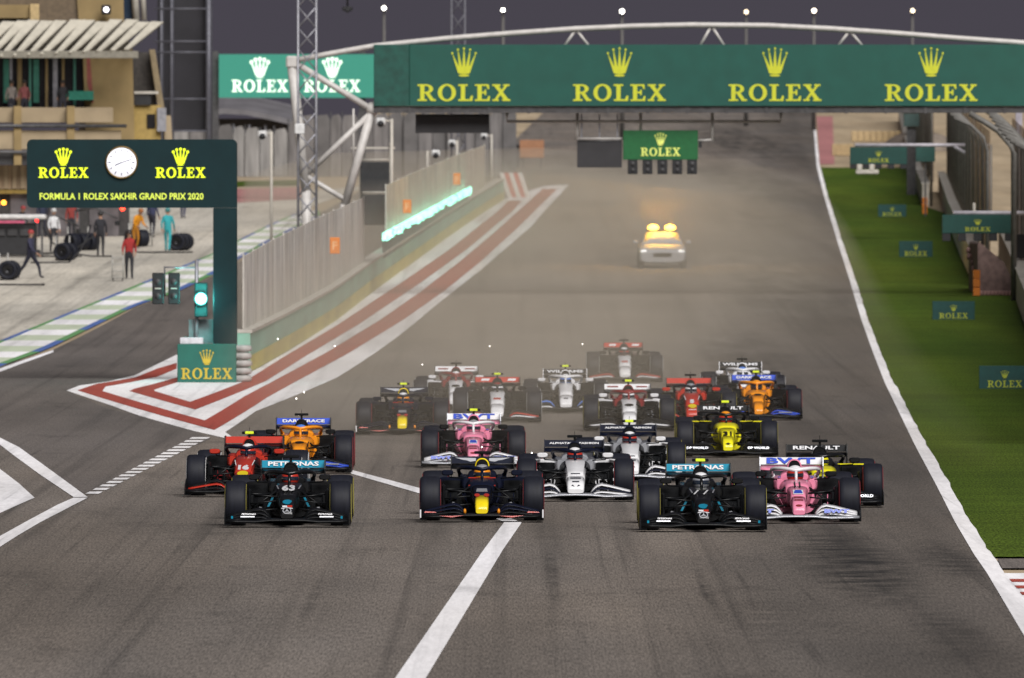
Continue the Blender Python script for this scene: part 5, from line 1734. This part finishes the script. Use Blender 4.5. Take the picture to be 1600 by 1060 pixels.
AT = ('ALPHATAURI FASHION', 'white', .86, .042)
racing_car(450.5, 822, 0, 'black racing car with teal rear wing and white 63 on its nose', 'driver in a red and dark helmet in the black car marked 63', TEALB, 'y', 'k', 'red', 'black', ex_black('63'), ('PETRONAS', 'white', .82, .085))
racing_car(753, 814, 0, 'navy racing car with yellow nose tip in the middle of the front row', 'driver in an orange and silver helmet behind the yellow nose in the front row', BULL, 'r', 'k', 'orange', 'silver', ex_bull)
racing_car(1097.5, 829, 0, 'black racing car with teal rear wing and lime camera cover', 'driver in a silver helmet in the black car with white nose flashes', TEALB, 'y', 'y', 'silver', 'white', ex_black(None), ('PETRONAS', 'white', .82, .085))
racing_car(382, 775, -1.1, 'red racing car numbered 16 behind the leading black car', 'driver in a red and white helmet in the red car numbered 16', REDC, 'w', 'y', 'red', 'white', ex_red('16'))
racing_car(1246, 816, 0, 'pink racing car with white halo behind the second black car', 'driver in a red and white helmet in the pink car at the front', PINK, 'r', None, 'red', 'white', ex_pink('11'), ('BWT', 'blue', .80, .115))
racing_car(899, 782, 0, 'white and navy racing car just behind the yellow nosed leader', 'driver in a red and white helmet in the nearer white and navy car', WHITN, 'r', 'k', 'red', 'white', ex_alpha, AT)
racing_car(1286, 791, 0, 'yellow and black racing car half hidden behind the pink leader', 'driver in a yellow and black helmet in the car behind the pink leader', YELB, 'r', 'k', 'yellowr', 'black', ex_yel('3'), ('RENAULT', 'white', .80, .075))
racing_car(985, 752, 0, 'white and navy racing car with lime camera, second of the two', 'driver in a red and white helmet in the rear white and navy car', WHITN, 'y', 'y', 'red', 'white', ex_alpha, AT)
racing_car(468, 739, 0, 'orange racing car with blue rear wing in the tyre smoke', 'driver in an orange helmet in the smoke shrouded orange car', ORNB, 'r', 'k', 'orange', 'sky', ex_orange, ('DARKTRACE', 'white', .80, .07))
racing_car(739.5, 730, 0, 'pink racing car in the dust behind the yellow nosed leader', 'driver in a white and pink helmet in the dusty rear pink car', PINK, 'r', 'y', 'pink', 'silver', ex_pink(None), ('BWT', 'blue', .80, .115))
racing_car(1136, 714, 0, 'yellow and black racing car numbered 31 with lime camera', 'driver in a red and orange helmet in the yellow car numbered 31', YELB, 'y', 'y', 'red', 'orange', ex_yel('31'), ('RENAULT', 'white', .80, .075))
racing_car(629, 679, 0, 'navy racing car with yellow nose deep in the dust', 'driver in an orange helmet in the dusty navy car', BULL, 'r', 'y', 'orange', 'white', ex_bull)
racing_car(777, 660, 0, 'white and black racing car with red rear wing and lime camera', 'driver in a white and black helmet in the dusty white nosed car', WHTR, 'w', 'y', 'white', 'darkred', ex_haas)
racing_car(712, 640, 0, 'white and maroon racing car with white rear wing at the left of the dust', 'driver in a white and maroon helmet in the leftmost car with white rear wing', WHTM, 'w', 'k', 'darkred', 'white', ex_alfa)
racing_car(884, 645, 0, 'white racing car with black rear wing lettered in white', 'driver in a blue and white helmet in the white car with lettered rear wing', WHTB, 'w', 'y', 'sky', 'white', ex_will, ('WILLIAMS', 'white', .86, .075))
racing_car(983, 673, 0, 'white and maroon racing car with lime camera cover', 'driver in a maroon and white helmet in the white car with lime camera', WHTM, 'y', 'y', 'white', 'darkred', ex_alfa)
racing_car(1081, 662, 0, 'red racing car numbered 5 behind the yellow and black car', 'driver in a white helmet in the red car numbered 5', REDC, 'y', 'k', 'white', 'silver', ex_red('5'))
racing_car(1184, 656, 0, 'orange racing car with blue wings on the outside of the pack', 'driver in a dark and orange helmet in the outer orange car', ORNB, 'r', 'y', 'black', 'orange', ex_orange, ('DARKTRACE', 'white', .80, .07))
racing_car(1162, 632, 0, 'white racing car mostly hidden behind the outer orange car', 'driver in a white helmet in the car behind the outer orange one', WHTB, 'w', 'k', 'white', 'sky', ex_will, ('WILLIAMS', 'white', .86, .075))
racing_car(976, 597, 0, 'last white nosed racing car with red rear wing at the tail of the pack', 'driver in a red and white helmet in the last car', WHTR, 'w', 'k', 'red', 'white', ex_haas)

# ------------------------------------------------------------------ medical car with amber roof lights
g = G(1035, 420)
t = thing('medical_car', 'silver estate car with two amber roof lights following the pack', 'car', g)
SILV = mat('silver_car_paint', (.30, .30, .31), .6, .1, .0, noise=.06)
def rr(y, hw, zb, zt, tp=0.0, p=4.5): return ring(y, hw, zb, zt, 20, p, tp)
part('body', MB().loft([rr(.0, .80, .25, .62), rr(.08, .88, .22, .74), rr(.9, .93, .2, .92), rr(1.3, .93, .2, .97), rr(4.4, .93, .2, 1.0), rr(4.7, .86, .25, .9)]), SILV, t)
part('cabin', MB().loft([rr(1.15, .80, .9, .98), rr(1.9, .72, .9, 1.40, .10), rr(2.4, .70, .9, 1.45, .12), rr(4.0, .70, .9, 1.42, .12), rr(4.5, .74, .9, 1.05)]), SILV, t)
part('windscreen', MB().add([(-.70, 1.18, .985), (.70, 1.18, .985), (.60, 1.86, 1.375), (-.60, 1.86, 1.375)], [(0, 1, 2, 3)]), mat('car_glass', (.03, .03, .03), .45), t)
part('grille', MB().box((0, .03, .52), (.75, .06, .22), b=.03), BLACK, t)
part('bumper_intake', MB().box((0, .06, .30), (1.5, .08, .12), b=.03), BLACK, t)
for sx in (-1, 1):
    part('headlight', MB().sphere((sx * .70, .10, .66), (.16, .08, .075), n=12, h=8), mat('headlight_glass', (.8, .8, .8), .1, emit=(1, .98, .95), es=.9), t)
    part('mirror', MB().box((sx * 1.02, 1.45, 1.02), (.2, .1, .14), b=.03), SILV, t)
    for y in (.85, 3.75):
        wh = part('wheel', MB().lathe([(-.11, .18), (-.11, .31), (-.08, .34), (.08, .34), (.11, .31), (.11, .18)], (0, 0, 0), 'X', 24), SIDEW, t, (sx * .82, y, .34))
        part('rim', MB().lathe([(-.1, .02), (-.1, .2), (.1, .2), (.1, .02)], (0, 0, 0), 'X', 16), STEEL, wh)
AMB = mat('amber_beacon', (.8, .5, .05), .3, emit=(1.0, .52, .05), es=16)
part('roof_bar', MB().box((0, 2.2, 1.47), (1.2, .22, .05), b=.02), BLACK, t)
part('roof_box', MB().box((0, 2.3, 1.41), (1.1, .3, .12), b=.03), mat('amber_box', (.06, .035, .015), .7), t)
for sx in (-1, 1):
    part('beacon', MB().sphere((sx * .33, 2.15, 1.57), (.21, .13, .12), n=14, h=8), AMB, t)
    lp = D.objects.new('beacon_light', D.lights.new('beacon_light', 'POINT'))
    COL.objects.link(lp); lp.parent = t; lp.location = (sx * .33, 2.3, 2.25); lp.data.energy = 330; lp.data.color = (1, .52, .06); lp.data.shadow_soft_size = .2

# ------------------------------------------------------------------ pit crew
def person_mesh(pose):
    """one continuous body, metres, facing -Y"""
    q = dict(walk=0.0, lean=0.0, bend=0.0); q.update(pose)
    w, ln, bd = q['walk'], q['lean'], q['bend']
    up = Vector((0, -math.sin(bd), math.cos(bd)))
    pel = Vector((0, 0, .95 - .1 * bd)); sp1 = pel + up * .22; ch = pel + up * .45; nk = pel + up * .57; hd0 = pel + up * .66 + Vector((0, -.02, 0)); hd1 = pel + up * .74 + Vector((0, -.03, 0)); hd2 = pel + up * .83 + Vector((0, -.02, 0))
    V = [pel, sp1, ch, nk, hd0, hd1, hd2]; E = [(i, i + 1) for i in range(6)]
    Rr = [.135, .125, .145, .058, .078, .098, .075]
    hands = []
    for sx in (-1, 1):
        sh = ch + Vector((sx * .17, 0, .03)); el = sh + Vector((sx * .07, sx * w * .12, -.27)) ; wr = el + Vector((-sx * .01 + q.get('armx', 0) * sx, -.12 - sx * -w * .12 - q.get('reach', 0), -.22 + q.get('reach', 0)))
        hn = wr + (wr - el).normalized() * .09
        i = len(V); V += [sh, el, wr, hn]; E += [(2, i), (i, i + 1), (i + 1, i + 2), (i + 2, i + 3)]; Rr += [.065, .045, .033, .036]
        hands.append((hn, (wr - el).normalized(), sx))
        hp = pel + Vector((sx * .095, 0, -.06)); kn = hp + Vector((sx * .01, -sx * w * .20 - .03 - .1 * bd, -.41)); an = kn + Vector((0, -sx * w * .10 + .06 + .06 * bd + max(0, sx * -w) * .12, -.39)); an.z = max(.07, an.z)
        to = an + Vector((sx * .02, -.15, -.03)); to.z = max(.035, to.z)
        i = len(V); V += [hp, kn, an, to]; E += [(0, i), (i, i + 1), (i + 1, i + 2), (i + 2, i + 3)]; Rr += [.095, .062, .043, .04]
    me = skin_body([tuple(v) for v in V], E, Rr)
    mb = MB()
    for hn, dr, sx in hands:
        side = dr.cross(Vector((sx, 0, 0))).normalized()
        for k in range(4):
            p0 = hn + side * (-.03 + .02 * k) * 1.0
            L = (.055, .068, .064, .05)[k]
            mb.tube([p0, p0 + dr * L, p0 + dr * (L + .03) + Vector((-sx * .02, 0, 0))], [.010, .009, .007], 5)
        mb.tube([hn - dr * .04, hn - dr * .01 + side * -.05, hn + dr * .03 + side * -.055], [.011, .01, .008], 5)
    mb.tube([hd1 + Vector((0, -.085, .0)), hd1 + Vector((0, -.112, -.02))], [.012, .016], 5)
    for sx in (-1, 1):
        mb.sphere(hd1 + Vector((sx * .095, .01, 0)), (.014, .022, .03), n=8, h=5)
    bm = bmesh.new(); bm.from_mesh(me)
    tmp = mb.mesh('t', []); bm.from_mesh(tmp)
    bm.to_mesh(me); bm.free(); D.meshes.remove(tmp)
    return me, V
SKIN = mat('skin', (.32, .18, .12), .6)
HAIRM = mat('dark_hair', (.02, .015, .012), .8)
def crew(px, py, label, pose, shirt, trousers, head, rz=0.0, extra=None, h=1.0):
    g = G(px, py)
    t = thing('person', label, 'person', g, R(rz), 'pit crew working in the pit lane')
    me, V = person_mesh(pose)
    for m in (mat('cloth_%s' % '_'.join('%d' % (c * 100) for c in trousers), trousers, .9), mat('cloth_%s' % '_'.join('%d' % (c * 100) for c in shirt), shirt, .9), SKIN, BLACK): me.materials.append(m)
    pel, hd = V[0], V[4]
    ax = (V[3] - V[0]).normalized(); hl = (V[3] - V[0]).length
    hands = [V[10], V[18]]
    for p_ in me.polygons:
        c = p_.center; u = (c - pel).dot(ax)
        near = min((c - hh).length for hh in hands)
        p_.use_smooth = True
        p_.material_index = 2 if (u > hl + .02 or near < .12) else 1 if u > .05 or abs(c.x) > .2 else 3 if c.z < .09 else 0
    link('body', me, t)
    hc = V[5] + Vector((0, .012, .02))
    part('headgear', MB().sphere(hc + Vector((0, .01, .02)), (.112, .122, .105), n=14, h=9), mat('head_%s' % '_'.join('%d' % (c * 100) for c in head), head, .5), t)
    t.scale = (h, h, h)
    return t
crew(202, 437, 'person in a red shirt and dark trousers pushing a trolley', dict(walk=.5, reach=.05), (.28, .02, .02), (.02, .02, .025), (.03, .02, .018))
crew(48, 436, 'person in dark team clothes striding across the pit lane', dict(walk=1.3), (.03, .03, .06), (.015, .016, .03), (.30, .03, .03), 60)
crew(157, 401, 'person in black standing with their back to the pit exit', dict(walk=.3), (.02, .02, .025), (.018, .018, .022), (.02, .02, .02), 180)
crew(84, 395, 'person in a white shirt and helmet beside the pit equipment', dict(walk=.2), (.55, .55, .56), (.02, .02, .024), (.5, .5, .5), 20)
crew(211, 388, 'person in an orange shirt bending forward in the pit lane', dict(bend=.55, reach=.1), (.60, .24, .01), (.35, .14, .01), (.3, .1, .02), 40)
crew(262, 394, 'person in a turquoise overall walking with a wheel', dict(walk=.6), (.03, .30, .33), (.03, .30, .33), (.05, .2, .2), 170)
crew(112, 378, 'person in a dark red jacket far back in the pit lane', dict(walk=.1), (.20, .03, .025), (.02, .02, .025), (.2, .03, .03))
crew(286, 342, 'person in dark blue trousers at the far end of the pit lane', dict(walk=.3), (.3, .3, .05), (.03, .035, .08), (.02, .02, .02), 160)
for i, (px, lab, sh) in enumerate(((18, 'spectator in grey leaning on the pit balcony', (.25, .22, .2)), (38, 'spectator in a dark red top on the pit balcony', (.25, .08, .08)), (98, 'spectator in black on the pit balcony by the teal table', (.03, .03, .035)))):
    t = crew(px, 437, lab, dict(walk=.1, reach=.08), sh, (.03, .03, .04), (.03, .025, .02))
    t['group'] = 'spectators on the pit balcony'
    t.location = A(px, 190, 506.5) + Vector((0, 0, 0))
# trolley, wheels, van, tyre racks
g = G(184, 440)
t = thing('trolley', 'light grey wheeled trolley pushed beside the red shirted person', 'trolley', g)
TR = mat('trolley_grey', (.36, .35, .33), .5, .3)
for x in (-.2, .2):
    part('upright', MB().tube([(x, 0, .1), (x, 0, .95)], .022, 6), TR, t)
for k in range(4): part('shelf', MB().box((0, .15, .15 + .24 * k), (.4, .4, .03), b=.008), TR, t)
for x in (-.17, .17): part('castor', MB().lathe([(-.02, .02), (-.02, .06), (.02, .06), (.02, .02)], (0, 0, 0), 'X', 12), BLACK, t, (x, .05, .062))
def spare_wheels(px, py, label, n, rz):
    g = G(px, py)
    t = thing('spare_wheels', label, 'wheel rack', g, R(rz), 'racks of spare wheels in the pit lane')
    part('rack', MB().tube([(-.5, .3, .05), (.5, .3, .05)], .03, 6).tube([(-.5, .3, .05), (-.5, .3, 1.0)], .03, 6).tube([(.5, .3, .05), (.5, .3, 1.0)], .03, 6), TR, t)
    for k in range(n):
        wh = link('wheel', cached('rimr', m_rim(.42), RIM), t, (-.45 + .45 * (k % 3), .1 * (k // 3), .37 + .5 * (k // 3)), (0, 0, R(12)))
        link('tyre', cached('tyrer', m_tyre(.42), TYRE), wh)
crew(30, 384, 'person in black crouching by the white roofed pit stand', dict(bend=.5, reach=.1), (.02, .02, .024), (.02, .02, .022), (.25, .03, .03), 30)
crew(66, 372, 'person in navy behind the white shirted helper', dict(walk=.4), (.02, .025, .05), (.02, .02, .03), (.4, .4, .4), 200)
crew(135, 366, 'person in dark grey near the middle garage', dict(walk=.8), (.06, .06, .065), (.02, .02, .022), (.02, .02, .02), 80)
crew(176, 362, 'person in black with a red cap by the garage lamp', dict(walk=.2), (.015, .015, .018), (.015, .015, .018), (.35, .03, .02), 10)
crew(238, 372, 'person in navy standing behind the orange shirted helper', dict(walk=.3), (.03, .035, .08), (.02, .02, .03), (.03, .03, .05), 150)
def hose(px, py, label, pts):
    g = G(px, py)
    o = part('air_hose', MB().tube(pts, .035, 6), BLACK, None, g)
    tag(o, label, 'hose', 'air hoses lying in the pit lane')
hose(96, 412, 'black air hose curling up beside the striding person', [(-1.2, 0, .04), (-.4, -.4, .04), (.3, .1, .05), (.7, .8, .5), (1.0, 1.2, 1.1), (1.1, 1.5, 1.5)])
hose(40, 446, 'black air hose looped at the near left of the pit lane', [(-1.6, .6, .04), (-.8, -1.6, .04), (.1, -2.2, .04), (.7, -.8, .04), (.6, .8, .04)])
hose(120, 398, 'black air hose leading away from the pit stand', [(-1.8, .3, .04), (-.9, -.9, .05), (0, -.3, .25), (.6, .5, .7), (.9, 1.0, 1.3)])
hose(262, 396, 'black air hose dragged behind the turquoise clad person', [(-1.3, .5, .04), (-.5, -.6, .04), (.4, -.4, .04), (1.0, .6, .04)])
def gun_boom(px, py, label, rz):
    g = G(px, py)
    t = thing('wheel_gun_boom', label, 'boom', g, R(rz), 'wheel gun booms in the pit lane')
    part('base', MB().box((0, 0, .1), (.5, .5, .2), b=.03), BLACK, t)
    part('column', MB().tube([(0, 0, .2), (0, 0, 1.5)], .05, 6), DSTEEL, t)
    part('boom_arm', MB().tube([(0, 0, 1.45), (.9, 0, 1.6), (1.9, 0, 1.15)], .04, 6), DSTEEL, t)
    part('wheel_gun', MB().box((1.9, 0, .95), (.12, .3, .2), b=.03), BLACK, t)
gun_boom(118, 384, 'black wheel gun boom reaching right across the pit lane', -20)
gun_boom(52, 398, 'black wheel gun boom in front of the white roofed pit stand', 15)
spare_wheels(283, 392, 'spare wheels on a rack pulled by the turquoise clad person', 3, 70)
spare_wheels(222, 386, 'spare wheels lying by the orange shirted person', 2, 15)
spare_wheels(108, 408, 'rack of spare wheels behind the striding person', 2, 60)
spare_wheels(18, 438, 'spare wheels lying at the edge of the pit lane', 2, 75)
spare_wheels(128, 392, 'rack of spare wheels beside the person in black', 3, 35)
g = G(20, 402)
t = thing('pit_stand', 'black pit stand with a white roof and hanging cables', 'pit stand', g)
part('roof', MB().box((-.1, 0, 1.62), (2.9, 1.4, .2), b=.06), mat('stand_roof_white', (.58, .57, .56), .5), t)
part('pink_strip', MB().box((-.3, -.72, 1.42), (1.6, .03, .10)), mat('pink_strip', (.45, .08, .15), .5), t)
part('cabinet', MB().box((-.2, .1, .72), (2.3, .9, 1.3), b=.04), BLACK, t)
for x in (-1.3, 1.2): part('leg', MB().box((x, -.5, .76), (.08, .08, 1.52)), DSTEEL, t)
for k in range(4): part('monitor', MB().box((-1.0 + .5 * k, -.40, 1.0), (.4, .05, .28), b=.01), DGREY, t)
part('cable', MB().tube([(1.2, -.4, 1.3), (1.6, -.6, .6), (2.2, -.8, .2), (3.2, -.6, .04), (4.0, -.4, .04)], .035, 6), BLACK, t)
part('cable', MB().tube([(.6, -.5, .1), (1.1, -1.0, .04), (2.0, -1.4, .04), (2.8, -.9, .04)], .035, 6), BLACK, t)

# ------------------------------------------------------------------ sparks flying off the floors
SPK = mat('spark', (1, .9, .8), .3, emit=(1, .95, .88), es=7)
for i, (px, py, d, lab) in enumerate(((434, 530, 255, 'hot white spark over the chevron nearest the green board'), (523, 541, 262, 'hot white spark over the red stripe in the dust'), (660, 570, 275, 'hot white spark left of the white rear wing'), (765, 541, 290, 'hot white spark high above the dusty pack'), (475, 613, 240, 'hot white spark close to the chevron corner'), (463, 623, 238, 'lower hot white spark close to the chevron corner'),
        (718, 611, 262, 'hot white spark in front of the maroon car'), (725, 618, 260, 'second hot white spark in front of the maroon car'), (831, 708, 213, 'hot white spark above the nearer white and navy car'), (910, 538, 300, 'hot white spark left of the last car'), (753, 699, 214, 'tiny hot spark above the yellow nosed leader'), (467, 649, 222, 'hot white spark on the smoky orange car'))):
    o = part('spark', MB().sphere((0, 0, 0), (.0125, .0125, .012), n=8, h=6), SPK, None, A(px, py, d))
    tag(o, lab, 'spark', 'sparks flying over the pack')

# ------------------------------------------------------------------ tyre smoke and dust over the pack
def dust():
    m = D.materials.new('dust'); m.use_nodes = True
    n, l = m.node_tree.nodes, m.node_tree.links
    n.remove(n['Principled BSDF'])
    v = n.new('ShaderNodeVolumePrincipled')
    v.inputs['Color'].default_value = (.77, .675, .54, 1)
    v.inputs['Anisotropy'].default_value = -.10
    out = n['Material Output']
    l.new(v.outputs[0], out.inputs['Volume'])
    ge = n.new('ShaderNodeNewGeometry')
    sx = n.new('ShaderNodeSeparateXYZ'); l.new(ge.outputs['Position'], sx.inputs[0])
    def math_(op, a, b):
        k = n.new('ShaderNodeMath'); k.operation = op
        for i, q in enumerate((a, b)):
            if isinstance(q, (int, float)): k.inputs[i].default_value = q
            else: l.new(q, k.inputs[i])
        return k.outputs[0]
    def rng(x, a, b, c, d_, t='SMOOTHSTEP'):
        k = n.new('ShaderNodeMapRange'); k.interpolation_type = t
        for i, q in enumerate((a, b, c, d_)): k.inputs[i + 1].default_value = q
        l.new(x, k.inputs[0]); return k.outputs[0]
    X, Y = sx.outputs['X'], sx.outputs['Y']
    # thick behind the left cars, thin on the outside of the corner; the gap closes farther back
    xr = math_('SUBTRACT', X, math_('MULTIPLY', math_('SUBTRACT', Y, 215.0), .050))
    side = rng(xr, -2.0, 5.5, 1.0, .10)
    left = rng(math_('ADD', X, math_('MULTIPLY', math_('SUBTRACT', Y, 215.0), .030)), -5.6, -3.2, 0.0, 1.0)
    side = math_('MULTIPLY', side, left)
    start = rng(Y, 201.0, 232.0, 0.0, 1.0)
    far = rng(Y, 340.0, 800.0, 1.0, .0)
    nz = n.new('ShaderNodeTexNoise'); nz.inputs['Scale'].default_value = .075; nz.inputs['Detail'].default_value = 5
    mp = n.new('ShaderNodeMapping'); mp.inputs['Scale'].default_value = (1.5, .14, 1.6)
    l.new(ge.outputs['Position'], mp.inputs[0]); l.new(mp.outputs[0], nz.inputs['Vector'])
    f = math_('MULTIPLY', math_('MULTIPLY', side, start), math_('MULTIPLY', far, rng(nz.outputs['Fac'], .32, .68, .15, 1.85, 'LINEAR')))
    l.new(math_('MULTIPLY', f, .0076), v.inputs['Density'])
    return m
mb = MB(); rings = []
for d in list(range(200, 801, 12)) + [806]:
    xl = lerp(-6.8, -14.5, min(1, (d - 208) / 430)); xr_ = lerp(9, 17, (d - 208) / 430)
    h = interp([(200, 1.5), (240, 2.6), (330, 3.4), (450, 3.6), (600, 3.0), (806, 1.0)], d)
    z = rise(d)
    rings.append([Vector((xl, d, z - .4)), Vector((xr_, d, z - .4)), Vector((xr_, d, z + h * .3)), Vector((lerp(xl, xr_, .85), d, z + h * .75)), Vector((lerp(xl, xr_, .5), d, z + h)), Vector((lerp(xl, xr_, .15), d, z + h * .9)), Vector((xl, d, z + h * .5))])
mb.loft(rings, smooth=False)
o = part('dust_cloud', mb, dust())
o['kind'] = 'stuff'
